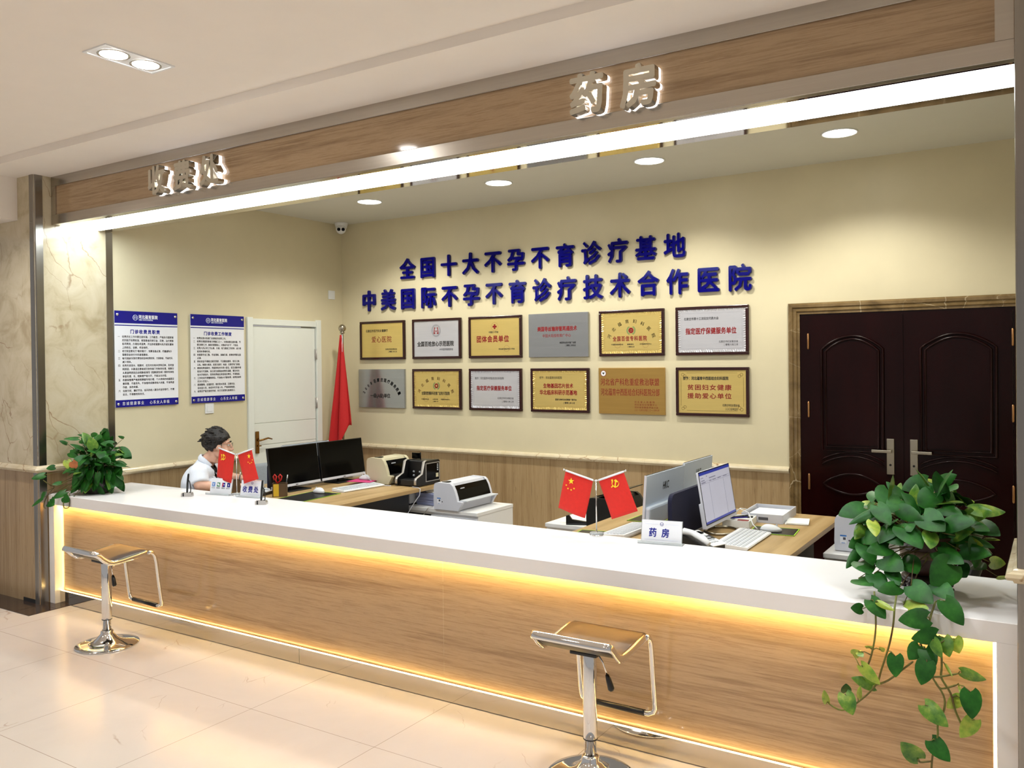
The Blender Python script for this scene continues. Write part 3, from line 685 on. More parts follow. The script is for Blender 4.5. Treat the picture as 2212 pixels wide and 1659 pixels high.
for ch, x, zc, wd, grp in (('收', -4.790, 2.862, 'first of three at the left', 'steel characters of the cashier sign'), ('费', -4.534, 2.858, 'middle of three at the left', 'steel characters of the cashier sign'), ('处', -4.278, 2.857, 'last of three at the left', 'steel characters of the cashier sign'),
                           ('药', -1.736, 2.862, 'left of two above the pharmacy', 'steel characters of the pharmacy sign'), ('房', -1.488, 2.854, 'right of two above the pharmacy', 'steel characters of the pharmacy sign')):
    t = thing('sign_letter', 'backlit steel header character %s, %s' % (ch, wd), 'letter', (x, 3.41, zc), 0, grp)
    text('face', ch, 'lettersteel', t, -0.088, 0.088, 0, 0.186, -0.044, 0.176, 0.034, 0.044)
    text('backlight', ch, 'letterglow', t, -0.088, 0.088, 0, 0.186, -0.011, 0.176, 0.034, 0.022)

# ================================================================ plaques
def ring(b, cx, cz, r, w, y, a0=0, a1=2 * PI, n=28, sx=1.0):
    A = []
    for i in range(n + 1):
        a = a0 + (a1 - a0) * i / n
        A.append([b.verts.new((cx + sx * q * math.cos(a), y, cz + q * math.sin(a))) for q in (r - w / 2, r + w / 2)])
    for p, q in zip(A, A[1:]): b.faces.new((p[0], p[1], q[1], q[0]))
def disc(b, cx, cz, r, y, n=24, mi=0):
    f = b.faces.new([b.verts.new((cx + r * math.cos(2 * PI * i / n), y, cz + r * math.sin(2 * PI * i / n))) for i in range(n)]); f.material_index = mi
def poly(b, pts, y, mi=0):
    f = b.faces.new([b.verts.new((x, y, z)) for x, z in pts]); f.material_index = mi
def star(b, cx, cz, r, y, rot=0.0, mi=0):
    poly(b, [(cx + (r if k % 2 == 0 else r * 0.39) * math.sin(rot + k * PI / 5), cz + (r if k % 2 == 0 else r * 0.39) * math.cos(rot + k * PI / 5)) for k in range(10)], y, mi)
def plaque(name, label, x0, x1, z0, z1, pl, framed, emboss=False):
    w, h = x1 - x0, z1 - z0
    t = thing(name, label, 'plaque', ((x0 + x1) / 2, YB, (z0 + z1) / 2), 0, 'award plaques on the back wall')
    if framed:
        part('frame', 'mahog', t, lambda b: frame4(b, -w / 2, w / 2, -h / 2, h / 2, 0.023, -0.026, 0.0, 0.004))
        bx('plate', pl, t, -w / 2 + 0.021, w / 2 - 0.021, -0.018, -0.002, -h / 2 + 0.021, h / 2 - 0.021)
        t['f'] = 1
        if emboss:
            def rd(b):
                rs = random.Random(int(abs(x0) * 1000 + z0 * 100)); iw, ih, wd = w / 2 - 0.023, h / 2 - 0.023, 0.02
                pts = []
                for (ax, az, bx_, bz, nx, nz) in ((-iw, ih, iw, ih, 0, -1), (iw, ih, iw, -ih, -1, 0), (iw, -ih, -iw, -ih, 0, 1), (-iw, -ih, -iw, ih, 1, 0)):
                    L_ = math.hypot(bx_ - ax, bz - az); k = max(6, int(L_ / 0.017))
                    for i in range(k):
                        q0, q1 = i / k, (i + 1) / k; m = (q0 + q1) / 2; sk = rs.uniform(-0.01, 0.01)
                        P = lambda q, d, yy: b.verts.new((ax + (bx_ - ax) * q + nx * d, yy, az + (bz - az) * q + nz * d))
                        wv = wd * rs.uniform(0.75, 1.1); hh = rs.uniform(0.0025, 0.0065)
                        o = [P(q0, 0, -0.0185), P(m, 0, -0.0185 - hh), P(q1, 0, -0.0185)]; e = [P(min(max(q0 + sk, 0.02), 0.98), wv, -0.0184), P(min(max(m + sk, 0.02), 0.98), wv, -0.0186), P(min(max(q1 + sk, 0.02), 0.98), wv, -0.0184)]
                        b.faces.new((o[0], o[1], e[1], e[0])); b.faces.new((o[1], o[2], e[2], e[1]))
            part('embossed_border', pl, t, rd)
            part('inner_line', pl, t, lambda b: frame4(b, -w / 2 + 0.05, w / 2 - 0.05, -h / 2 + 0.05, h / 2 - 0.05, 0.0012, -0.0195, -0.018))
        y = -0.0186
    else:
        bx('plate', pl, t, -w / 2, w / 2, -0.024, 0.0, -h / 2, h / 2, bev=0.003)
        y = -0.0246
    def T(s, f0, f1, fz, gh, mt='ink', gw=None, bold=0.025):
        return text('lettering', s, mt, t, -w / 2 + f0 * w, -w / 2 + f1 * w, h / 2 - fz * h, gh, y, gw, bold)
    def P(nm, mt, fn): return part(nm, mt, t, fn)
    return t, w, h, y, T, P
r1, r2 = (1.722, 2.097), (1.252, 1.628)
t, w, h, y, T, P = plaque('plaque', 'framed gold plaque with red brush characters, top left of the grid', -5.832, -5.262, *r1, 'gold', True)
T('石家庄市百万妇女健康行', .135, .63, .25, .028, 'ink'); T('爱心医院', .26, .735, .475, .066, 'redink', .062, .012); T('石家庄市妇女联合会', .57, .83, .735, .017, 'ink'); T('二零零三年三月', .63, .83, .80, .017, 'ink')
t, w, h, y, T, P = plaque('plaque', 'framed silver plaque with a round red and grey emblem', -5.168, -4.600, *r1, 'silver', True)
T('全国百姓放心示范医院', .105, .87, .625, .05, 'ink', .042, .035); T('中华医院管理学会', .565, .845, .77, .022, 'greyink')
P('round_emblem', 'greyink', lambda b: [ring(b, 0, .075, .057 + .0, .0018, y, sx=.92)] + [ring(b, 0, .075, .05, .0075, y, a, a + .09, 2, .92) for a in [i * .2244 for i in range(28)]] + [ring(b, 0, .075, .043, .0015, y, sx=.92)])
P('red_emblem_mark', 'redink', lambda b: [poly(b, [(s * p, .075 + q) for p, q in ((.009, -.03), (.019, -.03), (.03, -.03), (.022, .03), (.008, .03), (.008, .021), (.015, .021), (.019, -.021), (.015, -.021), (.012, -.012), (.012, .005), (.009, .005))], y) for s in (-1, 1)] + [poly(b, [(-.009, -.008 + .075), (.009, -.008 + .075), (.009, -.001 + .075), (-.009, -.001 + .075)], y)])
t, w, h, y, T, P = plaque('plaque', 'framed gold plaque with a small red cross above red characters', -4.510, -3.944, *r1, 'gold', True)
T('中国红十字会', .385, .57, .385, .02, 'ink'); T('团体会员单位', .15, .81, .545, .062, 'redink', .054, .035); T('河北省石家庄市红十字会', .57, .87, .79, .017, 'ink')
P('red_cross', 'redink', lambda b: poly(b, [(p, .092 + q) for p, q in ((-.008, .022), (.008, .022), (.008, .008), (.022, .008), (.022, -.008), (.008, -.008), (.008, -.022), (-.008, -.022), (-.008, -.008), (-.022, -.008), (-.022, .008), (-.008, .008))], y))
P('seal_ring', 'redink', lambda b: (ring(b, 0, .092, .037, .0012, y), ring(b, .125, -.105, .028, .0012, y)))
t, w, h, y, T, P = plaque('plaque', 'unframed brushed silver plaque in the top row', -3.870, -3.290, *r1, 'silverd', False)
T('美国导丝输卵管再通技术', .155, .82, .355, .043, 'redink', .035, .035); T('中国大陆授权推广中心', .24, .735, .51, .031, 'redink', .027, .01); T('美国导丝技术推广总部', .53, .80, .675, .018, 'ink'); T('二零零三年四月', .62, .80, .74, .017, 'ink')
t, w, h, y, T, P = plaque('plaque', 'framed bright gold plaque with arched characters and emblem, top row', -3.190, -2.617, *r1, 'gold', True, True)
arc_text('lettering', '河北蕴育妇科医院', 'ink', t, 0, -.115, .215, PI * .86, PI * .14, .034, .034, y, .012, .98)
T('全国百佳专科医院', .215, .79, .62, .042, 'redink', .034, .03)
def laurel(b, cz):
    ring(b, 0, cz, .03, .004, y, PI * .62, PI * 1.42, 12); ring(b, 0, cz, .03, .004, y, -PI * .42, PI * .38, 12)
    for s in (-1, 1): ring(b, 0, cz, .037, .004, y, (PI * .68 if s < 0 else -PI * .36), (PI * 1.36 if s < 0 else PI * .32), 10)
P('laurel_wreath', 'icong', lambda b: laurel(b, .02)); P('round_badge', 'redink', lambda b: ring(b, 0, .02, .016, .013, y))
P('badge_cross', 'redink', lambda b: (poly(b, [(-.003, .011), (.003, .011), (.003, .029), (-.003, .029)], y), poly(b, [(-.009, .017), (.009, .017), (.009, .023), (-.009, .023)], y)))
for f0, f1, s in ((.19, .385, '中国医院管理协会'), (.44, .55, '健康报社'), (.63, .81, '中华医院评价中心')): T(s, f0, f1, .745, .013, 'ink')
T('二零零五年', .44, .56, .80, .012, 'ink'); P('seal_ring', 'redink', lambda b: [ring(b, q, -.095, .026, .001, y) for q in (-.12, .125)])
t, w, h, y, T, P = plaque('plaque', 'framed silver plaque with crystal edge, top right of the grid', -2.522, -1.945, *r1, 'silver', True, True)
T('石家庄市第十三次妇女代表大会', .12, .60, .25, .024, 'ink', None, .02); T('指定医疗保健服务单位', .14, .845, .505, .052, 'redink', .04, .035); T('石家庄市妇女联合会', .60, .86, .73, .019, 'ink', None, .01); T('二零零六年三月', .66, .86, .795, .018, 'ink', None, .01)
t, w, h, y, T, P = plaque('plaque', 'unframed mirror-like silver plaque, bottom left of the grid', -5.855, -5.266, *r2, 'silverd', False)
arc_text('lettering', '2008石家庄医疗服务质量', 'ink', t, 0.0, -.15, .255, PI * .83, PI * .15, .04, .034, y, .03, .92); T('一级(A级)单位', .26, .80, .685, .045, 'ink', .042, .03)
t, w, h, y, T, P = plaque('plaque', 'framed gold plaque with red arched characters, bottom row', -5.172, -4.602, *r2, 'gold', True, True)
arc_text('lettering', '河北蕴育妇科医院', 'redink', t, -.01, -.11, .215, PI * .86, PI * .14, .034, .034, y, .012, .98); T('全国宫腔镜新科技推广应用示范医院', .19, .785, .605, .034, 'ink', .02, .03)
P('laurel_wreath', 'icong', lambda b: laurel(b, .03)); P('round_badge', 'redink', lambda b: ring(b, 0, .03, .016, .013, y))
for f0, f1, s in ((.185, .36, '中国医师协会'), (.42, .54, '全国妇联'), (.585, .785, '中国医药信息中心')): T(s, f0, f1, .755, .013, 'ink')
T('二零零八年', .42, .54, .81, .012, 'ink'); P('seal_ring', 'redink', lambda b: [ring(b, q, -.095, .026, .001, y) for q in (-.125, .11)])
t, w, h, y, T, P = plaque('plaque', 'framed silver plaque with crystal edge and red characters, bottom row', -4.512, -3.949, *r2, 'silver', True, True)
T('授予：河北蕴育中西医结合妇科医院', .115, .67, .23, .024, 'ink', None, .01); T('指定医疗保健服务单位', .145, .825, .465, .045, 'redink', .037, .035); T('石家庄市妇女联合会', .545, .85, .70, .02, 'ink', None, .005); T('二零零六年三月', .625, .85, .78, .02, 'ink', None, .005)
t, w, h, y, T, P = plaque('plaque', 'framed gold plaque with two rows of red characters, crystal edge, bottom row', -3.856, -3.288, *r2, 'gold', True, True)
T('授予：河北蕴育妇科医院', .155, .545, .215, .024, 'ink', None, .01); T('生物基因芯片技术', .22, .74, .40, .042, 'redink', .036, .035); T('华北临床科研示范基地', .155, .81, .55, .044, 'redink', .036, .035); T('国家生物科技成果推广委员会', .425, .79, .71, .017, 'ink'); T('二零零七年十月', .56, .76, .785, .018, 'ink')
t, w, h, y, T, P = plaque('plaque', 'unframed dark gold plaque with a small white badge, bottom row', -3.197, -2.617, *r2, 'goldd', False)
T('河北省产科危重症救治联盟', .03, .95, .305, .062, 'redink', .042, .012); T('河北蕴育中西医结合妇科医院分部', .035, .945, .525, .062, 'redink', .034, .012)
for k, s in enumerate(('河北省人民医院', '河北省妇幼保健中心', '河北省急救医学会分会', '二〇一七年九月至二〇一八年七月')): T(s, .55, .92, .735 + .057 * k, .017, 'redink', .02 if k < 3 else .0145, .0)
P('badge_ring', 'redink', lambda b: ring(b, -.245, .143, .024, .004, y, n=24)); P('badge_face', 'white', lambda b: disc(b, -.245, .143, .022, y)); P('badge_mark', 'ink', lambda b: (poly(b, [(-.245 + p, .143 + q) for p, q in ((-.016, .006), (-.009, .004), (-.004, -.004), (-.006, -.01), (0, -.006), (.006, -.01), (.004, -.004), (.009, .004), (.016, .006), (.006, .0), (.0, .009), (-.006, 0))], y - .0004)))
t, w, h, y, T, P = plaque('plaque', 'framed gold plaque with fine corner ornaments, bottom right of the grid', -2.524, -1.946, *r2, 'gold', True)
T('授予：河北蕴育中西医结合妇科医院', .10, .72, .225, .029, 'ink', .023, .03); T('贫困妇女健康', .16, .82, .41, .046, 'redink', .054, .02); T('援助爱心单位', .16, .82, .585, .046, 'redink', .054, .02); T('石家庄市妇女联合会', .645, .875, .77, .021, 'ink', None, .02); T('二〇〇五年五月', .68, .85, .845, .021, 'ink', None, .02)
P('ornament_line', 'brass', lambda b: [box(b, s * .247 - .0008, s * .247 + .0008, y - .0005, y, -.11, .11) for s in (-1, 1)] + [box(b, -.2, .2, y - .0005, y, z - .0006, z + .0006) for z in (-.145, .145)] + [ring(b, s * (.232 - q * .016), z * (.132 - q * .012), .011, .002, y, n=12) for s in (-1, 1) for z in (-1, 1) for q in (0, 1)])

# ================================================================ desks and cabinets
def desk(label, x0, x1, y0, y1):
    t = thing('office_desk', label, 'desk', ((x0 + x1) / 2, (y0 + y1) / 2, 0), 0, 'oak topped desks behind the counter')
    w, d = (x1 - x0) / 2, (y1 - y0) / 2
    bx('desktop', 'oak', t, -w, w, -d, d, 0.722, 0.75, bev=0.002)
    bx('end_panel', 'plastic_b', t, -w + 0.05, w - 0.05, -d + 0.018, -d + 0.042, 0.0, 0.722); bx('end_panel', 'plastic_b', t, -w + 0.05, w - 0.32, d - 0.042, d - 0.018, 0.0, 0.722)
    bx('shade_panel', 'plastic_b', t, w - 0.09, w - 0.074, -d + 0.042, d - 0.36, 0.08, 0.722); bx('corner_leg', 'plastic_b', t, w - 0.30, w - 0.27, d - 0.05, d - 0.02, 0.0, 0.722)  # black panel added so the shade under the desktop reads black
desk('oak topped desk with two black screens, left of the printers', -5.25, -4.02, 4.0, 5.31)
desk('oak topped desk with navy divider and a lit screen, nearest the double door', -2.262, -1.08, 4.0, 5.275)
def divider(label, x, y0, y1, zt, z0=0.7505):
    t = thing('desk_divider', label, 'divider', (x, (y0 + y1) / 2, z0)); h = zt - z0; w = (y1 - y0) / 2; r = 0.04
    pl = [(-w, 0.012), (-w, h - r)] + [(-w + r - r * math.cos(a * PI / 10), h - r + r * math.sin(a * PI / 10)) for a in range(1, 6)] + [(w - r + r * math.sin(a * PI / 10), h - r + r * math.cos(a * PI / 10)) for a in range(0, 6)] + [(w, 0.012)]
    part('panel', 'navyfab', t, lambda b: prism(b, pl, -0.011, 0.011, Matrix.Rotation(PI / 2, 4, 'Z')))
    bx('rail', 'plastic_g', t, -0.014, 0.014, -w, w, 0.0, 0.013)
divider('navy fabric divider between the silver backed screens and the lit screen', -1.672, 4.095, 4.82, 1.0)
divider('dark divider standing behind the pair of black screens', -4.905, 4.32, 5.30, 0.965)
def pedestal(label, x0, x1, y0, y1, zt):
    t = thing('pedestal_cabinet', label, 'cabinet', ((x0 + x1) / 2, y0, 0), 0, 'low white cabinets'); w = (x1 - x0) / 2; d = y1 - y0
    bx('carcass', 'laminate', t, -w + 0.004, w - 0.004, 0.016, d, 0.02, zt - 0.025)
    bx('top', 'laminate', t, -w, w, 0, d, zt - 0.025, zt, bev=0.002)
    zz = zt - 0.045; mid = -w + 0.55 * 2 * w * 0.75
    bx('shelf_shade', 'plastic_b', t, -w + 0.02, -w + 0.4 * 2 * w, 0.013, 0.02, 0.3, zz)  # flat black sheet painted as the shaded inside of an open shelf
    for k in range(3):
        dr = bx('drawer', 'oak', t, -w + 0.42 * 2 * w, w - 0.006, 0.0, 0.016, zz - 0.17, zz - 0.012, bev=0.001)
        bx('grip_rail', 'plastic_lg', dr, -w + 0.42 * 2 * w, w - 0.006, -0.006, 0.014, zz - 0.012, zz)
        zz -= 0.178
pedestal('low white cabinet with brown drawers under the white printer', -4.235, -3.52, 5.02, 5.50, 0.6)
pedestal('low white cabinet with papers and a black printer, left of the navy divider desk', -2.915, -2.275, 4.95, 5.42, 0.6)
pedestal('low white cabinet by the double door behind the large plant', -1.07, -0.5, 4.76, 5.42, 0.64)

# ================================================================ printers and machines
def printer(name, label, loc, ln, sc, mats, grp, sticker=True, flap=False, dx=1.0):
    """Flat bed receipt printer; the sloped front looks along local +x, the length runs along y."""
    body, dark, tray = mats
    t = thing(name, label, 'printer', loc, 0, grp)
    S = [(-.115, .004), (.105, .004), (.118, .03), (.14, .062), (.14, .072), (.098, .072), (.092, .1), (.075, .15), (.055, .185), (.035, .2), (-.08, .203), (-.105, .195), (-.115, .175), (-.118, .06)]
    S = [(x * sc * dx, z * sc) for x, z in S]
    I = [(-.112, .006), (.1, .006), (.108, .068), (.08, .072), (.05, .16), (.03, .196), (-.1, .198), (-.112, .17)]
    I = [(x * sc * dx, z * sc) for x, z in I]
    R = Matrix.Rotation(PI, 4, 'Z') @ Matrix.Scale(-1, 4, (1, 0, 0))
    L2 = ln / 2
    part('housing', body, t, lambda b: (prism(b, S, -L2, -L2 + 0.028), prism(b, S, L2 - 0.028, L2), prism(b, I, -L2 + 0.02, L2 - 0.02)))
    g = [(.102, .074), (.095, .1), (.078, .15), (.058, .183), (.05, .178), (.07, .14), (.088, .074)]
    part('front_cover', dark, t, lambda b: prism(b, [(x * sc * dx, z * sc) for x, z in g], -L2 + 0.028, L2 - 0.028))
    part('paper_tray', tray, t, lambda b: box(b, 0.075 * sc * dx, 0.165 * sc * dx, -L2 + 0.03, L2 - 0.02, 0.071 * sc, 0.079 * sc, 0.002))
    part('control_strip', dark, t, lambda b: box(b, -0.06 * sc, -0.02 * sc, -L2 + 0.03, -L2 + 0.09, 0.2 * sc, 0.206 * sc))
    tx = part('maker_mark', 'plastic_lg', t, lambda b: [box(b, 0.0065 * k, 0.0065 * k + 0.0045, -0.0004, 0.0, -0.003, 0.003 + 0.001 * (k % 3)) for k in range(8)])
    tx.data.transform(Matrix.Translation((0.082 * sc * dx, -L2 + 0.06, 0.16 * sc)) @ Matrix.Rotation(math.radians(-20), 4, 'Y') @ Matrix.Rotation(PI / 2, 4, 'Z') @ Matrix.Translation((0, -0.004, 0)))
    if sticker:
        st = part('sticker', 'white', t, lambda b: (box(b, -0.085, -0.052, -L2 - 0.0006, -L2, 0.045, 0.09), box(b, -0.045, -0.03, -L2 - 0.0006, -L2, 0.055, 0.07)))
        part('sticker_band', 'lblue', st, lambda b: (box(b, -0.085, -0.052, -L2 - 0.001, -L2, 0.082, 0.09), box(b, -0.078, -0.06, -L2 - 0.001, -L2, 0.046, 0.049)))
        part('sticker_print', 'greyink', st, lambda b: (box(b, -0.07, -0.056, -L2 - 0.001, -L2, 0.064, 0.078), box(b, -0.0425, -0.0325, -L2 - 0.001, -L2, 0.0575, 0.0675)))
    if flap:
        part('paper_support', dark, t, lambda b: prism(b, [(-.09, .2), (-.06, .2), (.1, .245), (.1, .25), (.09, .25)], -L2 + 0.04, L2 - 0.04))
    return t
printer('receipt_printer', 'white flat bed printer standing on the low white cabinet', (-3.785, 5.235, 0.6), 0.46, 1.0, ('plastic_lg', 'screen', 'plastic_g'), 'flat bed printers')
printer('receipt_printer', 'beige flat bed printer at the back of the left desk', (-4.44, 5.15, 0.75), 0.30, 1.0, ('plastic_beige', 'screen', 'plastic_b'), 'flat bed printers', sticker=False)
printer('receipt_printer', 'white flat bed printer half hidden by the large plant', (-0.915, 5.06, 0.64), 0.42, 0.98, ('plastic_lg', 'screen', 'plastic_g'), 'flat bed printers')
printer('receipt_printer', 'black printer with raised paper support behind the right hand flags', (-2.47, 5.165, 0.6), 0.42, 0.96, ('plastic_b', 'screen', 'plastic_b'), 'flat bed printers', sticker=False, flap=True, dx=1.2)

bc = thing('banknote_counter', 'black banknote counting machine beside the beige printer', 'machine', (-4.16, 5.145, 0.75))
part('housing', 'plastic_b', bc, lambda b: (box(b, -0.1, 0.1, -0.01, 0.135, 0.006, 0.185, 0.008), box(b, -0.1, 0.1, -0.13, 0.0, 0.006, 0.05, 0.004)))
ck = [(-.15, .006), (.14, .006), (.14, .175), (.125, .188), (-.03, .188), (-.045, .18), (-.07, .09), (-.14, .065), (-.15, .05)]
for x in (-0.1, 0.085):
    sp = part('side_cheek', 'plastic_b', bc, lambda b: prism(b, ck, x - 0.004, x + 0.019, Matrix(((0, 1, 0, 0), (1, 0, 0, 0), (0, 0, 1, 0), (0, 0, 0, 1)))))
    part('silver_edge', 'grey', sp, lambda b: tube(b, [(x + 0.0075, y - 0.002, z) for y, z in ((-.15, .02), (-.15, .05), (-.14, .067), (-.07, .092), (-.045, .182), (-.02, .19))], 0.0125, 6, flat=0.35, up=(1, 0, 0)))
pn = part('side_display', 'screen', bc, lambda b: box(b, 0.104, 0.107, -0.035, 0.125, 0.035, 0.165, 0.002))
part('display_rim', 'grey', pn, lambda b: frame4(b, -0.04, 0.13, 0.03, 0.17, 0.005, -0.109, -0.103) or xf(b.verts[:], Matrix(((0, -1, 0, 0), (1, 0, 0, 0), (0, 0, 1, 0), (0, 0, 0, 1)))))
part('label_square', 'plastic_beige', pn, lambda b: box(b, 0.107, 0.1085, 0.085, 0.115, 0.055, 0.085))
for k in range(4): part('button', 'plastic_g', pn, lambda b: box(b, 0.107, 0.109, 0.1, 0.112, 0.105 + k * 0.014, 0.113 + k * 0.014))
part('customer_display', 'screen', bc, lambda b: (box(b, -0.11, -0.03, 0.06, 0.078, 0.19, 0.235, 0.003), tube(b, [(-0.03, 0.07, 0.18), (-0.03, 0.07, 0.24)], 0.004)))
part('roller', 'plastic_g', bc, lambda b: [tube(b, [(x - 0.006, -0.012, z), (x + 0.006, -0.012, z)], 0.008) for x in (-0.03, 0.03) for z in (0.07, 0.1)])

# ================================================================ monitors
def monitor(label, loc, rz, w, z0, z1, tilt, kind, grp):
    t = thing('computer_monitor', label, 'monitor', loc, rz, grp)
    h = z1 - z0
    T = Matrix.Translation((0, 0, z0)) @ Matrix.Rotation(-tilt, 4, 'X')
    def p(name, mt, par, fn):
        return part(name, mt, par, lambda b: (fn(b), xf(b.verts[:], T)))
    if kind == 'black':
        pn = p('panel', 'plastic_b', t, lambda b: box(b, -w / 2, w / 2, 0, 0.018, 0, h, 0.002))
        p('screen', 'screen', pn, lambda b: box(b, -w / 2 + 0.006, w / 2 - 0.006, -0.0012, 0.002, 0.02, h - 0.006))
        p('chin', 'plastic_lg', pn, lambda b: box(b, -w / 2, w / 2, -0.002, 0.012, 0.0, 0.0185, 0.001))
        p('maker_mark', 'greyink', pn, lambda b: box(b, -0.012, 0.012, -0.0026, -0.002, 0.006, 0.012))
        p('rear_shell', 'plastic_lg', pn, lambda b: box(b, -w * 0.3, w * 0.3, 0.016, 0.05, 0.02, h * 0.6, 0.008))
        part('stand', 'plastic_b', t, lambda b: (box(b, -0.03, 0.03, 0.035, 0.055, 0.006, z0 + h * 0.4, 0.004), box(b, -0.11, 0.11, -0.04, 0.12, 0.0, 0.008, 0.003)))
    elif kind == 'lit':
        pn = p('panel', 'plastic_lg', t, lambda b: (box(b, -w / 2, w / 2, 0, 0.012, 0, h, 0.002), box(b, -w / 2, w / 2, 0.01, 0.024, 0, h * 0.45, 0.004)))
        p('bezel', 'plastic_b', pn, lambda b: frame4(b, -w / 2 + 0.002, w / 2 - 0.002, 0.018, h - 0.001, 0.0055, -0.0015, 0.001))
        s = p('screen', 'lit', pn, lambda b: box(b, -w / 2 + 0.007, w / 2 - 0.007, -0.001, 0.002, 0.023, h - 0.006))
        p('title_bar', 'litb', s, lambda b: box(b, -w / 2 + 0.007, w / 2 - 0.007, -0.0016, 0, h - 0.021, h - 0.006))
        p('task_bar', 'litb', s, lambda b: box(b, -w / 2 + 0.007, w / 2 - 0.007, -0.0016, 0, 0.023, 0.034))
        def ui(b):
            for x in (-0.11, 0.115): box(b, x, x + 0.0016, -0.0016, 0, 0.036, h - 0.07)
            for z in (h - 0.058, h - 0.068): box(b, -w / 2 + 0.01, w / 2 - 0.01, -0.0016, 0, z, z + 0.0013)
            for x, z, l in ((-.22, h - .038, .012), (-.2, h - .038, .012), (-.14, h - .034, .012), (-.1, h - .047, .1), (-.22, h - .052, .05), (-.22, h - .064, .06), (-.1, h - .062, .03), (-.05, h - .062, .05), (.03, h - .062, .05), (.12, h - .062, .06)): box(b, x, x + l, -0.0016, 0, z, z + 0.005)
        p('screen_table', 'litl', s, ui)
        def ringst(b):
            pts = [(0.11 * math.sin(a), 0.01 - 0.09 * math.cos(a), 0.007) for a in [-2.4 + 4.8 * k / 18 for k in range(19)]]
            tube(b, pts, 0.007, 8)
            tube(b, [pts[0], (0.0, 0.085, 0.01), pts[-1]], 0.007, 8); tube(b, [(0, 0.085, 0.01), (0, 0.06, 0.06), (0, 0.04, z0 + 0.09)], 0.01, 8)
        part('ring_stand', 'nickel', t, ringst)
    else:
        pn = p('panel', 'plastic_b', t, lambda b: box(b, -w / 2, w / 2, 0, 0.006, 0, h, 0.001))
        p('rear_cover', 'silverback', pn, lambda b: (box(b, -w / 2 + 0.002, w / 2 - 0.002, 0.006, 0.013, 0.0, h - 0.002, 0.001), box(b, -w / 2 + 0.002, w / 2 - 0.002, 0.01, 0.04, 0.004, h * 0.40, 0.012)))
        p('edge_strip', 'plastic_g', pn, lambda b: (box(b, w / 2 - 0.001, w / 2 + 0.003, 0.0, 0.014, 0.0, h, 0.001), box(b, -w / 2 - 0.003, -w / 2 + 0.001, 0.0, 0.014, 0.0, h, 0.001)))
        if kind == 'back':
            tx = text('maker_mark', 'HKC', 'ink', pn, -0.042, 0.042, 0, 0.06, 0, None, 0.02)
            tx.data.transform(T @ Matrix.Translation((0, 0.0137, h * 0.72)) @ Matrix.Rotation(PI, 4, 'Z'))
        part('stand', 'nickel', t, lambda b: (tube(b, [(0, 0.045, z0 + h * 0.27), (0, 0.085, z0 + h * 0.26), (0, 0.13, 0.03), (0, 0.13, 0.008)], [0.012, 0.012, 0.01, 0.01]), tube(b, [(-0.1, 0.0, 0.006), (-0.06, 0.1, 0.006), (0, 0.13, 0.006), (0.06, 0.1, 0.006), (0.1, 0.0, 0.006)], 0.006)))
    return t
G1 = 'monitors on the left desk'; G2 = 'monitors on the right desk'
monitor('black screened monitor nearest the counter on the left desk', (-4.77, 4.475, 0.75), PI / 2, 0.485, 0.036, 0.334, math.radians(8), 'black', G1)
monitor('black screened monitor farther from the counter, beside the beige printer', (-4.77, 4.978, 0.75), PI / 2, 0.485, 0.036, 0.334, math.radians(8), 'black', G1)
monitor('silver backed monitor showing only its top edge behind the black screens', (-5.03, 4.786, 0.75), -PI / 2, 0.49, 0.04, 0.318, math.radians(5), 'plain', G1)
monitor('silver monitor seen from behind, nearest the counter, left of the navy divider', (-1.865, 4.45, 0.75), -PI / 2, 0.545, 0.05, 0.328, math.radians(4), 'back', G2)
monitor('silver monitor seen from behind, farther back, left of the navy divider', (-1.865, 4.96, 0.75), -PI / 2, 0.465, 0.06, 0.338, math.radians(4), 'back', G2)
monitor('white framed monitor with a lit grey table on screen', (-1.54, 4.515, 0.75), PI / 2, 0.49, 0.055, 0.352, math.radians(9), 'lit', G2)

# ================================================================ desk things
def keyboard(label, loc, rz, ln=0.44, w=0.15, tilt=0.0):
    t = thing('keyboard', label, 'keyboard', loc, rz, 'white keyboards')
    part('case', 'plastic_w', t, lambda b: prism(b, [(-w / 2, 0.002), (w / 2, 0.002), (w / 2 + 0.004, 0.008), (w / 2, 0.014), (-w / 2, 0.024), (-w / 2 - 0.003, 0.012)], -ln / 2, ln / 2, Matrix(((0, 1, 0, 0), (-1, 0, 0, 0), (0, 0, 1, 0), (0, 0, 0, 1)))))
    def keys(b):
        for r in range(6):
            y = w / 2 - 0.02 - r * (w - 0.03) / 6
            z = 0.0145 + 0.010 * ((w / 2 - y) / w)
            z = 0.022 - 0.01 * (0.5 - y / w) + 0.0005
            x = -ln / 2 + 0.012
            while x < ln / 2 - 0.02:
                if not (ln * 0.2 < x < ln * 0.22): box(b, x, x + 0.0155, y - 0.014, y, z - 0.004, z + 0.004)
                x += 0.0185
    part('keys', 'plastic_g', t, keys)
    return t
keyboard('white keyboard in front of the lit screen', (-1.372, 4.345, 0.75), PI / 2 + 0.02, 0.44, 0.165)
keyboard('white keyboard behind the pharmacy name card, left of the silver monitors', (-1.985, 4.27, 0.75), -PI / 2 - 0.03, 0.40, 0.15)
keyboard('white keyboard beside the pink mouse pad on the left desk', (-4.415, 4.755, 0.75), PI / 2 - 0.09, 0.40, 0.13)
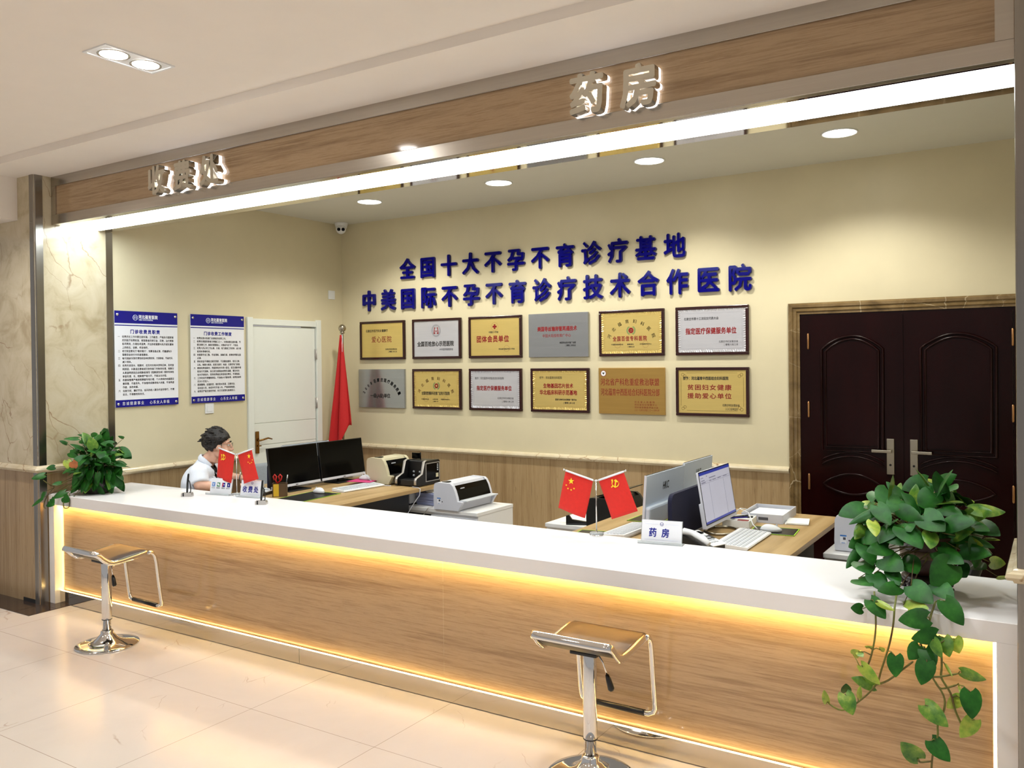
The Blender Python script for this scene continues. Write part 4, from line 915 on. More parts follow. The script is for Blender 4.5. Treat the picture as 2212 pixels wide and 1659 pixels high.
def mouse(label, loc, rz):
    t = thing('computer_mouse', label, 'mouse', loc, rz, 'white computer mice')
    def m(b):
        vs = ellipsoid(b, (0, 0, 0), (0.031, 0.058, 0.036), u=20, v=14)
        for v in vs:
            v.co.z = max(v.co.z, 0.0) * (1.0 - 0.25 * v.co.y / 0.058)
            v.co.z += 0.002
    part('shell', 'plastic_w', t, m)
    part('side_band', 'plastic_g', t, lambda b: ellipsoid(b, (0, 0, 0.012), (0.0318, 0.0588, 0.007), u=20, v=8))
    part('wheel', 'plastic_g', t, lambda b: tube(b, [(-0.003, 0.03, 0.033), (0.003, 0.03, 0.033)], 0.006, 10))
mouse('white computer mouse on the lime edged pad by the lit screen', (-1.315, 4.645, 0.7535), -1.2)
mouse('white computer mouse on the pink pad of the left desk', (-4.575, 5.0, 0.779), 1.5)
mouse('white computer mouse on the black pad by the scissors cup', (-4.52, 4.45, 0.754), 1.4)
def pad(label, loc, rz, w, d, mt='plastic_b', edge='green'):
    t = thing('mouse_pad', label, 'mouse pad', loc, rz, 'mouse pads')
    bx('surface', mt, t, -w / 2, w / 2, -d / 2, d / 2, 0.0005, 0.003)
    if edge: part('stitched_edge', edge, t, lambda b: [box(b, *q) for q in ((-w / 2, w / 2, -d / 2, -d / 2 + 0.005, 0.0004, 0.0034), (-w / 2, w / 2, d / 2 - 0.005, d / 2, 0.0004, 0.0034), (-w / 2, -w / 2 + 0.005, -d / 2, d / 2, 0.0004, 0.0034), (w / 2 - 0.005, w / 2, -d / 2, d / 2, 0.0004, 0.0034))])
pad('black mouse pad with lime edge beside the white keyboard and lit screen', (-1.305, 4.67, 0.75), 0.1, 0.24, 0.2)
pad('black mouse pad with lime edge right behind the right hand flag stand', (-2.12, 4.12, 0.75), 0.15, 0.2, 0.17)
pad('black mouse pad with lime edge showing left of the silver monitors', (-2.03, 4.66, 0.75), 0.0, 0.2, 0.2)
pad('large black mouse pad with lime edge by the scissors cup', (-4.47, 4.3, 0.75), 0.08, 0.26, 0.40)
pad('pink mouse pad lying on the end of a white keyboard', (-4.55, 4.97, 0.776), 0.2, 0.2, 0.2, 'pink', None)

def phone(label, loc, rz, b0, h0):
    t = thing('desk_telephone', label, 'telephone', loc, rz, 'desk telephones')
    part('base', b0, t, lambda b: prism(b, [(-.09, .002), (.09, .002), (.09, .02), (.0, .045), (-.09, .06)], -0.075, 0.075))
    hs = part('handset', h0, t, lambda b: (tube(b, [(-.088, -.055, .064), (-.07, -.055, .076), (-.02, -.055, .076), (.05, -.055, .056), (.085, -.055, .036)], [.012, .018, .015, .017, .012], 10),))
    part('key_panel', 'plastic_w', t, lambda b: prism(b, [(-.09, .06), (.09, .0205), (.09, .024), (-.09, .0635)], -0.03, 0.073))
    part('keypad', 'plastic_g', t, lambda b: [box(b, -0.03 + r * 0.024, -0.014 + r * 0.024, -0.01 + c * 0.022, 0.006 + c * 0.022, 0.045 - 0.0053 * r, 0.0515 - 0.0053 * r) for r in range(4) for c in range(3)])
    part('display', 'screen', t, lambda b: box(b, -0.085, -0.045, -0.01, 0.06, 0.055, 0.0615))
phone('white and black desk telephone half hidden by the counter edge near the lit screen', (-1.50, 4.10, 0.75), -0.35, 'plastic_b', 'plastic_w')
phone('black desk telephone beside the scissors cup on the left desk', (-4.88, 4.2, 0.75), 0.3, 'plastic_b', 'plastic_b')

ty = thing('paper_tray', 'clear tray of white papers by the lit screen', 'tray', (-1.44, 5.055, 0.75), 0.04)
def tr(b):
    box(b, -.115, .115, -.17, .17, 0.0, 0.004)
    for q in ((-.118, -.113, -.17, .17), (.113, .118, -.17, .17), (-.115, .115, -.173, -.168), (-.115, .115, .168, .173)): box(b, *q, 0.0, 0.05)
part('tray_shell', 'plastic_lg', ty, tr)
part('label_holder', 'greyink', ty, lambda b: box(b, -0.02, 0.035, -0.1745, -0.173, 0.016, 0.032))
def sheets(name, label, loc, rz, n, w, d, mt, grp, cat='paper'):
    t = thing(name, label, cat, loc, rz, grp); rs = random.Random(int(abs(loc[0]) * 999))
    def f(b):
        for k in range(n):
            a = rs.uniform(-0.07, 0.07); m = Matrix.Translation((rs.uniform(-.006, .006), rs.uniform(-.006, .006), 0)) @ Matrix.Rotation(a, 4, 'Z')
            box(b, -w / 2, w / 2, -d / 2, d / 2, k * 0.0035 + 0.0002, k * 0.0035 + 0.0033, m=m)
    part('sheets', mt, t, f)
sheets('paper_stack', 'loose white papers lying in the clear tray', (-1.44, 5.055, 0.7545), 0.04, 8, 0.19, 0.27, 'paper', 'papers on the desks')
sheets('paper_stack', 'small stack of white slips right of the clear tray', (-1.262, 4.985, 0.75), 0.25, 3, 0.12, 0.17, 'paper', 'papers on the desks')
sheets('paper_stack', 'white paper sheet on the low cabinet behind the right hand flags', (-2.74, 5.16, 0.6), 0.1, 2, 0.21, 0.28, 'paper', 'papers on the desks')
bx_ = thing('carton', 'shallow white carton carrying pens below the lit screen', 'box', (-1.525, 4.765, 0.75), 0.1)
def cart(b):
    box(b, -.075, .075, -.1, .1, 0, 0.004)
    for q in ((-.075, -.071, -.1, .1), (.071, .075, -.1, .1), (-.075, .075, -.1, -.096), (-.075, .075, .096, .1)): box(b, *q, 0.0, 0.04)
    box(b, -.07, .07, -.095, .095, 0.03, 0.034)
part('carton_shell', 'paper', bx_, cart)
part('red_label', 'redink', bx_, lambda b: box(b, 0.0, 0.06, -0.08, -0.03, 0.034, 0.036))
def pen(label, a, c, mt, r=0.0042):
    t = thing('pen', label, 'pen', a, 0, 'pens lying on the carton'); d = Vector(c) - Vector(a)
    part('barrel', mt, t, lambda b: tube(b, [(0, 0, 0), d * 0.93, d], [r, r, r * 0.3], 8))
    part('cap', 'plastic_b', t, lambda b: tube(b, [d * -0.02, d * 0.22], r * 1.2, 8))
pen('dark blue pen lying on the white carton, nearer the mouse', (-1.46, 4.79, 0.795), (-1.56, 4.70, 0.795), 'navy')
pen('black pen lying on the white carton, nearer the screen', (-1.50, 4.83, 0.793), (-1.585, 4.72, 0.793), 'plastic_b')
stp = thing('stapler', 'small black stapler on the low white cabinet beside the black printer', 'stapler', (-2.70, 5.0, 0.6), 0.4)
part('base', 'plastic_b', stp, lambda b: box(b, -0.07, 0.07, -0.016, 0.016, 0.0, 0.012, 0.003))
part('arm', 'plastic_b', stp, lambda b: prism(b, [(-.07, .012), (-.07, .06), (-.05, .065), (-.03, .035), (.07, .02), (.07, .012)], -0.014, 0.014))

def cup(label, loc, rz, w, d, h, pens, sc):
    t = thing('pen_holder', label, 'pen holder', loc, rz, 'pen holders on the left desk')
    part('box', 'pen_brown', t, lambda b: (frame4(b, -w / 2, w / 2, 0, h, 0.003, -d / 2, -d / 2 + 0.003), box(b, -w / 2, w / 2, -d / 2, -d / 2 + 0.003, 0.0, h), box(b, -w / 2, w / 2, d / 2 - 0.003, d / 2, 0, h), box(b, -w / 2, -w / 2 + 0.003, -d / 2, d / 2, 0, h), box(b, w / 2 - 0.003, w / 2, -d / 2, d / 2, 0, h), box(b, -w / 2, w / 2, -d / 2, d / 2, 0, 0.003)))
    part('yellow_panel', 'pen_yellow', t, lambda b: box(b, -w * 0.42, -w * 0.05, -d / 2 - 0.001, -d / 2, 0.004, h - 0.004))
    for k, (x, y, tl, mt) in enumerate(pens):
        o = thing('pen', '%s pen standing %s' % ({'plastic_b': 'black', 'plastic_w': 'white tipped', 'navy': 'blue', 'scissor_red': 'red'}[mt] if 0 else ('upright dark' if mt != 'plastic_w' else 'upright white tipped'), sc), 'pen', loc, rz, 'pens standing ' + sc)
        part('barrel', 'plastic_b' if mt == 'plastic_w' else mt, o, lambda b: tube(b, [(x, y, 0.004), (x + tl * 0.02, y + 0.004, 0.125)], 0.0045, 8))
        part('tip', mt, o, lambda b: tube(b, [(x + tl * 0.02, y + 0.004, 0.125), (x + tl * 0.024, y + 0.005, 0.15)], [0.0048, 0.003], 8))
    return t
cup('brown and yellow pen holder with red scissors on the left desk', (-4.665, 4.215, 0.75), 0.75, 0.1, 0.07, 0.095, [(0.03, 0.0, 1, 'plastic_w')], 'beside the red scissors')
scs = thing('scissors', 'red handled scissors standing in the pen holder', 'scissors', (-4.665, 4.215, 0.75), 0.75)
part('blades', 'chrome', scs, lambda b: (box(b, -0.022, -0.017, 0.0, 0.002, 0.01, 0.1), box(b, -0.014, -0.009, 0.003, 0.005, 0.01, 0.1)))
for s, x in ((-1, -0.035), (1, 0.002)):
    part('handle', 'scissor_red', scs, lambda b: tube(b, [(-0.0165, 0.002, 0.09), (x + 0.006, 0.002, 0.115), (x + 0.012, 0.002, 0.14), (x, 0.002, 0.155), (x - 0.01, 0.002, 0.14), (x - 0.002, 0.002, 0.115)], 0.005, 8))
cup('brown and yellow pen holder half hidden behind the left flag stand', (-5.09, 4.16, 0.75), 0.6, 0.075, 0.07, 0.095, [(0.0, 0.0, -1, 'plastic_b'), (0.022, 0.01, 1, 'plastic_w')], 'behind the left flag stand')

sheets('paper_ream', 'tall stack of bluish paper on the low white cabinet beside the printer', (-4.06, 5.27, 0.6), 0.0, 26, 0.19, 0.3, 'paperblue', None, 'paper')
rl = thing('rolled_sheet', 'curled white sheet resting on the bluish paper stack', 'paper', (-4.045, 5.24, 0.692))
def roll(b):
    rings = [[b.verts.new((0.02 + x, y, z + 0.0008)) for x, z in [(-.035 + .028 * math.cos(a), .028 + .028 * math.sin(a)) for a in [2.2 + 2.5 * k / 10 for k in range(11)]] + [(0.0, 0.004), (.05, .006), (.09, .02)]] for y in (-0.1, 0.1)]
    n = len(rings[0])
    for k in range(n - 1):
        f = b.faces.new((rings[0][k], rings[0][k + 1], rings[1][k + 1], rings[1][k])); f.smooth = True
o = part('sheet', 'paper', rl, roll); sm = o.modifiers.new('thickness', 'SOLIDIFY'); sm.thickness = 0.0012
fb = thing('file_box', 'narrow white and black file box at the left end of the low white cabinet', 'box', (-4.202, 5.2, 0.6))
bx('shell', 'plastic_w', fb, -0.026, 0.026, -0.14, 0.14, 0.0, 0.115, bev=0.002); bx('black_edge', 'plastic_b', fb, -0.03, 0.028, -0.145, 0.145, 0.0, 0.012)
def cable(label, pts, mt='plastic_lg', r=0.003):
    o = part('cable', mt, None, lambda b: tube(b, pts, r, 6)); tag(o, label, 'cable', 'loose cables')
cable('pale cable hanging from the banknote counter over the desk edge', [(-4.1, 5.0, 0.7535), (-4.035, 4.985, 0.7535), (-4.012, 4.985, 0.747), (-4.015, 4.98, 0.70), (-4.05, 4.93, 0.62), (-4.1, 4.88, 0.5)])
cable('pale cable running from the beige printer along the desktop', [(-4.6, 5.03, 0.82), (-4.58, 4.99, 0.84), (-4.52, 4.97, 0.8), (-4.46, 4.96, 0.77), (-4.38, 4.94, 0.7535), (-4.28, 4.965, 0.7535)])
cable('grey cable running down the front of the low white cabinet', [(-3.93, 5.03, 0.612), (-3.96, 5.01, 0.604), (-4.0, 5.005, 0.55), (-4.06, 5.0, 0.45)], 'grey')
cable('white cable looping from the lit screen to the mouse', [(-1.58, 4.75, 0.80), (-1.54, 4.82, 0.83), (-1.46, 4.72, 0.83), (-1.40, 4.60, 0.79), (-1.372, 4.585, 0.772)], 'plastic_w')
cable('white cable looping behind the lit screen', [(-1.62, 4.9, 0.76), (-1.58, 4.95, 0.81), (-1.56, 5.0, 0.80), (-1.57, 5.04, 0.754)], 'plastic_w')

def chair(label, loc, rz, mt, zb, h=0.42, sh=0.47):
    t = thing('office_chair', label, 'chair', loc, rz, 'office chairs')
    part('base', 'plastic_b', t, lambda b: [tube(b, [(0, 0, 0.1), (0.28 * math.cos(k * 1.2566), 0.28 * math.sin(k * 1.2566), 0.07)], [0.022, 0.014], 8) for k in range(5)] and tube(b, [(0, 0, 0.08), (0, 0, sh - 0.05)], 0.025, 12))
    for k in range(5): part('castor', 'plastic_b', t, lambda b: ellipsoid(b, (0.28 * math.cos(k * 1.2566), 0.28 * math.sin(k * 1.2566), 0.03), (0.028, 0.028, 0.029), u=10, v=8))
    part('seat', mt, t, lambda b: box(b, -0.23, 0.23, -0.22, 0.22, sh - 0.06, sh, 0.025, 3))
    def bk(b):
        vs = box(b, -0.21, 0.21, -0.025, 0.025, 0, h, 0.024, 4)
        for v in b.verts:
            q = v.co.z / h; v.co.x *= 1 - 0.28 * max(0, q - 0.55) / 0.45
            v.co = Vector((v.co.x, v.co.y - 0.24 - 0.09 * q + 0.05 * (v.co.x / 0.21) ** 2, v.co.z + zb - h))
    part('backrest', mt, t, bk)
    part('back_post', 'plastic_b', t, lambda b: tube(b, [(0, -0.1, sh - 0.07), (0, -0.25, sh - 0.05), (0, -0.29, zb - h * 0.6)], 0.018, 8))
chair('grey office chair by the white door, mostly hidden by the black screens', (-5.42, 4.98, 0), -1.75, 'fabgrey', 0.845, 0.34)
chair('black office chair beside the right desk behind the plant', (-0.62, 4.28, 0), 1.75, 'plastic_b', 0.80, 0.3)

# ================================================================ things on the counter
def flagstand(label, loc, arms, left, right):
    t = thing('flag_stand', label, 'flag stand', loc, 0, 'flag stands on the counter')
    part('base', 'acrylic', t, lambda b: lathe(b, [(0, 0), (0.034, 0), (0.036, 0.003), (0.036, 0.015), (0.032, 0.018), (0, 0.018)], 28))
    part('base_ring', 'chrome', t, lambda b: lathe(b, [(0.0355, 0.001), (0.0368, 0.001), (0.0368, 0.009), (0.0355, 0.009)], 28))
    part('pole', 'chrome', t, lambda b: (tube(b, [(0, 0, 0.016), (0, 0, 0.288)], 0.0032, 10), ellipsoid(b, (0, 0, 0.285), (0.008, 0.006, 0.006), u=10, v=8), lathe(b, [(0.009, 0.017), (0.0035, 0.028)], 12)))
    for s, (ex, ez), kind in ((-1, arms[0], left), (1, arms[1], right)):
        d = Vector((ex, 0, ez - 0.284)); L = d.length; d.normalize(); dn = Vector((-d.z * 1.0 * (1 if s < 0 else -1) * -1, 0, 0))
        dn = Vector((s * abs(d.z), 0, -abs(d.x)))
        ar = part('arm', 'chrome', t, lambda b: (tube(b, [(0, 0, 0.284), tuple(Vector((0, 0, 0.284)) + d * (L + 0.004))], 0.0028, 8), ellipsoid(b, tuple(Vector((0, 0, 0.284)) + d * (L + 0.006)), (0.0055,) * 3, u=10, v=8)))
        P0 = Vector((0, 0, 0.284)) + d * 0.016; W_ = L - 0.022; H_ = 0.21
        def pt(u, v): return P0 + d * (u * W_) + dn * (v * H_) + Vector((0, 0.006 * math.sin(u * 5 + v * 3) * v - 0.002, 0))
        def cloth(b):
            g = [[b.verts.new(pt(u / 10, v / 12)) for u in range(11)] for v in range(13)]
            for v in range(12):
                for u in range(10):
                    f = b.faces.new((g[v][u], g[v][u + 1], g[v + 1][u + 1], g[v + 1][u])); f.smooth = True
        fl_ = part('flag_cloth', 'red', t, cloth); md = fl_.modifiers.new('thickness', 'SOLIDIFY'); md.thickness = 0.0008
        part('sleeve', 'white', fl_, lambda b: tube(b, [pt(0, 0.005), pt(0.5, 0.005), pt(1, 0.005)], 0.0052, 8))
        def em(b):
            def on(x, z):
                q = Vector((x, 0, z)) - P0; u, v = q.dot(d) / W_, q.dot(dn) / H_
                r = pt(u, v); return Vector((x, r.y - 0.0022, z))
            if kind[0] == 'stars':
                for k, (x, z) in enumerate(kind[1]):
                    r = 0.0185 if k == 0 else 0.0062
                    f = b.faces.new([b.verts.new(on(x + (r if j % 2 == 0 else r * 0.4) * math.sin(j * PI / 5), z + (r if j % 2 == 0 else r * 0.4) * math.cos(j * PI / 5))) for j in range(10)])
            else:
                cx, cz = kind[1]; S = 0.021
                n = 18; A = []
                for i in range(n + 1):      # sickle blade, thick at the bottom and pointed at the right
                    a = math.radians(200 + (395 - 200) * i / n); wd = 0.24 * math.sin(PI * min(1, 0.18 + 0.82 * i / n)) + 0.02
                    A.append([b.verts.new(on(cx + S * q * math.cos(a), cz + S * q * math.sin(a))) for q in (1.0 - wd, 1.0)])
                for p, q in zip(A, A[1:]): b.faces.new((p[0], p[1], q[1], q[0]))
                for pl in ([(-1.15, .75), (-.75, .95), (-.62, .55), (-.85, -.3), (-1.0, -.3), (-.95, .35)], [(-.75, -.55), (-1.2, -1.0), (-1.0, -1.2), (-.55, -.75)],
                           [(-.35, .7), (.1, 1.0), (.75, .5), (.55, .2), (.2, .42), (-.05, .3)], [(-.05, .5), (.25, .45), (.05, -1.15), (-.3, -1.05)]):
                    b.faces.new([b.verts.new(on(cx + S * x, cz + S * z)) for x, z in pl])
        part('emblem', 'yellow', fl_, em)
flagstand('desk flag stand with two red flags by the silver monitors', (-2.019, 3.954, ZT), ((-0.183, 0.33), (0.163, 0.345)),
          ('stars', [(-.144, .274), (-.173, .251), (-.163, .234), (-.144, .228), (-.127, .236)]), ('party', (.112, .280)))
flagstand('desk flag stand with two red flags before the seated person', (-4.795, 3.945, ZT), ((-0.178, 0.322), (0.164, 0.332)),
          ('party', (-.131, .262)), ('stars', [(.134, .280), (.168, .257), (.161, .239), (.144, .232), (.126, .239)]))
def card(label, loc, rz, w, h, fn):
    t = thing('name_card', label, 'sign', loc, rz, 'acrylic cards on the counter')
    T = Matrix.Rotation(math.radians(-12), 4, 'X')
    def lean(o): o.data.transform(T); return o
    part('acrylic_foot', 'acrylic', t, lambda b: (box(b, -w / 2 - 0.012, w / 2 + 0.012, -0.03, 0.02, 0.0, 0.004, 0.001), box(b, -w / 2 - 0.012, w / 2 + 0.012, -0.03, -0.027, 0.0, 0.014, 0.001)))
    lean(bx('card_sheet', 'white', t, -w / 2, w / 2, -0.0015, 0.0015, 0.006, h))
    lean(bx('acrylic_back', 'acrylic', t, -w / 2 - 0.003, w / 2 + 0.003, 0.0016, 0.004, 0.003, h + 0.002))
    fn(t, lean)
def nm(s, cw):
    def f(t, lean):
        lean(text('lettering', s, 'blueink', t, -cw, cw, 0.052, 0.046, -0.0022, 0.04, 0.03))
        lean(part('rule_line', 'pale', t, lambda b: (box(b, -0.085, -0.018, -0.0021, -0.0015, 0.093, 0.0945), box(b, 0.018, 0.085, -0.0021, -0.0015, 0.093, 0.0945), box(b, -0.085, 0.085, -0.0021, -0.0015, 0.017, 0.0185))))
        def em(b):
            ring(b, 0, 0.094, 0.0085, 0.0015, -0.0021, n=18)
            for s_ in (-1, 1): poly(b, [(s_ * 0.001, 0.089), (s_ * 0.005, 0.098), (s_ * 0.0065, 0.096), (s_ * 0.003, 0.089)], -0.0021)
        lean(part('hospital_emblem', 'blueink', t, em))
    return f
card('white card reading 药房 beside the right flag stand', (-1.655, 3.938, ZT), math.radians(9), 0.2, 0.112, nm('药房', 0.064))
card('white card reading 收费处 beside the left flag stand', (-4.655, 3.945, ZT), math.radians(8), 0.19, 0.112, nm('收费处', 0.079))
def pay(t, lean):
    for k, (mt, cap) in enumerate((('lblue', '支付宝'), ('icong', '微信支付'), ('navy', '银联支付'), ('blue', '翼支付'))):
        x = -0.068 + 0.0455 * k
        ic = lean(part('payment_icon', mt, t, lambda b: box(b, x - 0.013, x + 0.013, -0.003, -0.0015, 0.054, 0.083, 0.0006)))
        if k == 0: lean(text('icon_mark', '支', 'white', ic, x - 0.01, x + 0.01, 0.0685, 0.022, -0.0034, 0.02, 0.02))
        if k == 1: lean(part('icon_mark', 'white', ic, lambda b: (disc(b, x - 0.003, 0.071, 0.007, -0.0034), disc(b, x + 0.005, 0.065, 0.0055, -0.0036))))
        if k == 2:
            lean(part('icon_mark', 'iconr', ic, lambda b: poly(b, [(x - 0.012, 0.056), (x - 0.004, 0.056), (x - 0.001, 0.081), (x - 0.01, 0.081)], -0.0034)))
            lean(part('icon_mark', 'white', ic, lambda b: box(b, x - 0.001, x + 0.011, -0.0036, -0.003, 0.066, 0.071)))
        if k == 3: lean(part('icon_mark', 'white', ic, lambda b: poly(b, [(x - 0.004, 0.058), (x + 0.006, 0.066), (x + 0.001, 0.069), (x + 0.006, 0.079), (x - 0.004, 0.07), (x, 0.067)], -0.0034)))
        lean(text('caption', cap, 'greyink', t, x - 0.017, x + 0.017, 0.045, 0.0095, -0.0022, 0.0088, 0.02))
card('white card with four small coloured payment icons', (-4.94, 3.918, ZT), math.radians(8), 0.19, 0.112, pay)
def penstand(label, loc, rz):
    t = thing('corded_pen', label, 'pen', loc, rz, 'corded pens on the counter')
    part('holder', 'grey', t, lambda b: (prism(b, [(-.036, 0), (.036, 0), (.036, .012), (.030, .027), (-.036, .024)], -0.022, 0.022), box(b, -0.03, -0.012, -0.0226, -0.012, 0.006, 0.025)))
    part('slot', 'plastic_b', t, lambda b: box(b, -0.026, -0.014, -0.023, -0.01, 0.002, 0.026, 0.002))
    part('pen_barrel', 'plastic_b', t, lambda b: tube(b, [(-0.002, 0.0, 0.02), (0.002, 0.002, 0.09), (0.008, 0.004, 0.15), (0.009, 0.004, 0.157)], [0.0065, 0.0075, 0.0068, 0.004], 10))
    part('cord', 'plastic_b', t, lambda b: tube(b, [(0.009, 0.003, 0.11), (0.016, 0.002, 0.1), (0.024, 0.0, 0.06), (0.023, 0.0, 0.024), (0.017, 0.0, 0.03), (0.012, 0.0, 0.02)], 0.0034, 8))
penstand('corded black pen in a grey holder near the left flowerpot', (-5.078, 3.755, ZT), 0.55)
penstand('corded black pen in a grey holder beside the 收费处 card', (-4.352, 3.775, ZT), 0.55)

# ================================================================ standing flag in the corner
sf = thing('standing_flag', 'furled deep red flag on a steel pole in the corner', 'flag', (-5.852, 6.10, 0.0))
part('pole', 'nickel', sf, lambda b: tube(b, [(0, 0, 0.03), (0, 0, 1.985)], 0.012, 12))
part('finial', 'nickel', sf, lambda b: (ellipsoid(b, (0, 0, 2.03), (0.037, 0.037, 0.037), u=20, v=14), lathe(b, [(0.012, 1.975), (0.024, 1.985), (0.02, 1.995), (0.014, 2.0)], 16)))
part('base', 'nickel', sf, lambda b: lathe(b, [(0, 0.001), (0.17, 0.001), (0.17, 0.02), (0.05, 0.05), (0.016, 0.07), (0, 0.07)], 28))
def drape(b):
    NU, NV = 48, 30
    g = []
    for v in range(NV + 1):
        row = []
        for u in range(NU + 1):
            q = u / NU
            zb = 0.72 if q < 0.52 else 0.72 + (1.095 - 0.72) * min(1.0, (q - 0.52) / 0.30)
            if q > 0.82: zb = 1.095
            z = 1.965 + (zb - 1.965) * v / NV
            s = (1.965 - z) / 0.88
            xl = -0.016 - 0.13 * s; xr = 0.012 + 0.135 * s
            x = xl + (xr - xl) * q
            y = -0.018 - 0.02 * s + min(1, s + 0.1) * 0.032 * math.sin(q * 15.0 + 0.8 * s) - 0.03 * s * math.sin(PI * q)
            row.append(b.verts.new((x + 0.012 * s * math.sin(q * 15 + 1.6), y, z)))
        g.append(row)
    for v in range(NV):
        for u in range(NU):
            f = b.faces.new((g[v][u], g[v][u + 1], g[v + 1][u + 1], g[v + 1][u])); f.smooth = True
o = part('flag_cloth', 'redd', sf, drape); md = o.modifiers.new('thickness', 'SOLIDIFY'); md.thickness = 0.0015
part('cord', 'white', sf, lambda b: tube(b, [(0.012, -0.014, 1.97), (0.02, -0.02, 1.93), (0.018, -0.022, 1.87), (0.024, -0.028, 1.8)], 0.004, 6))

# ================================================================ plants
RM=[[-0.652,3.6,1.094,-0.733,3.53,1.069,0.8,0],[-0.569,3.65,1.165,-0.591,3.58,1.118,1.0,0],[-0.623,3.7,1.145,-0.624,3.63,1.113,0.9,0],[-0.638,3.71,1.102,-0.666,3.64,1.094,0.8,2],[-0.438,3.75,1.196,-0.523,3.68,1.166,0.75,0],[-0.411,3.77,1.178,-0.335,3.7,1.233,0.55,0],[-0.422,3.8,1.187,-0.452,3.73,1.182,0.6,2],[-0.384,3.71,1.165,-0.325,3.64,1.191,1.0,0],[-0.484,3.77,1.148,-0.407,3.7,1.176,0.7,0],[-0.405,3.65,1.167,-0.446,3.58,1.107,0.9,0],[-0.408,3.71,1.158,-0.374,3.64,1.139,0.8,0],[-0.52,3.62,1.135,-0.556,3.55,1.092,0.85,0],[-0.596,3.55,1.116,-0.536,3.48,1.058,0.62,0],[-0.516,3.55,1.107,-0.426,3.48,1.085,0.55,0],[-0.428,3.51,1.101,-0.348,3.44,1.06,0.85,0],[-0.373,3.6,1.119,-0.297,3.53,1.103,0.55,0],[-0.3,3.67,1.083,-0.209,3.6,1.117,0.62,1],[-0.266,3.71,1.05,-0.184,3.64,1.025,0.75,0],[-0.329,3.6,1.016,-0.261,3.53,1.06,0.55,1],[-0.31,3.57,0.969,-0.206,3.5,0.978,0.55,0],[-0.379,3.5,0.971,-0.287,3.43,0.952,0.7,0],[-0.326,3.45,0.939,-0.386,3.38,0.871,1.0,0],[-0.377,3.41,0.871,-0.311,3.34,0.84,0.7,0],[-0.495,3.49,1.05,-0.42,3.42,0.993,0.85,0],[-0.486,3.53,1.063,-0.464,3.46,1.043,0.9,0],[-0.562,3.51,1.025,-0.487,3.44,0.994,0.7,0],[-0.541,3.47,0.973,-0.606,3.4,0.965,0.7,0],[-0.648,3.55,0.997,-0.573,3.48,0.99,0.7,0],[-0.64,3.55,0.976,-0.685,3.48,0.956,0.75,0],[-0.6,3.55,1.098,-0.686,3.48,1.047,0.35,0],[-0.645,3.57,1.029,-0.667,3.5,0.986,0.6,1],[-0.602,3.5,1.062,-0.578,3.43,1.019,0.6,2],[-0.562,3.47,0.931,-0.482,3.4,0.908,0.85,0],[-0.5,3.51,0.93,-0.438,3.44,0.895,1.0,0],[-0.637,3.51,0.966,-0.591,3.44,0.907,0.75,0],[-0.644,3.49,0.902,-0.598,3.42,0.877,1.0,0],[-0.657,3.55,0.939,-0.696,3.48,0.873,0.42,0],[-0.643,3.43,0.851,-0.582,3.36,0.849,0.85,0],[-0.587,3.43,0.877,-0.542,3.36,0.832,0.8,0],[-0.532,3.45,0.894,-0.493,3.38,0.858,0.65,0],[-0.491,3.39,0.848,-0.555,3.32,0.842,0.6,0],[-0.454,3.39,0.859,-0.375,3.32,0.823,0.75,0],[-0.478,3.375,0.788,-0.389,3.305,0.807,0.55,2],[-0.33,3.65,0.99,-0.237,3.58,0.993,0.5,2],[-0.4,3.49,1.039,-0.392,3.42,0.995,0.75,1],[-0.236,3.71,0.999,-0.185,3.64,1.009,0.3,2],[-0.326,3.6,0.898,-0.287,3.53,0.88,1.0,0],[-0.271,3.71,0.89,-0.231,3.64,0.895,0.7,0],[-0.225,3.77,0.892,-0.172,3.7,0.908,0.6,2],[-0.201,3.77,0.84,-0.155,3.7,0.859,0.25,2],[-0.335,3.71,1.041,-0.298,3.64,1.101,0.8,0],[-0.313,3.8,1.108,-0.276,3.73,1.127,0.4,2],[-0.572,3.75,1.128,-0.552,3.68,1.177,0.4,2],[-0.567,3.8,1.145,-0.534,3.73,1.152,0.9,1],[-0.381,3.67,1.132,-0.343,3.6,1.111,0.8,0],[-0.631,3.6,1.078,-0.567,3.53,1.06,0.6,0],[-0.329,3.83,1.113,-0.35,3.76,1.144,0.6,1],[-0.562,3.57,1.037,-0.515,3.5,1.078,0.6,0],[-0.646,3.61,1.049,-0.597,3.54,1.03,0.8,0]]
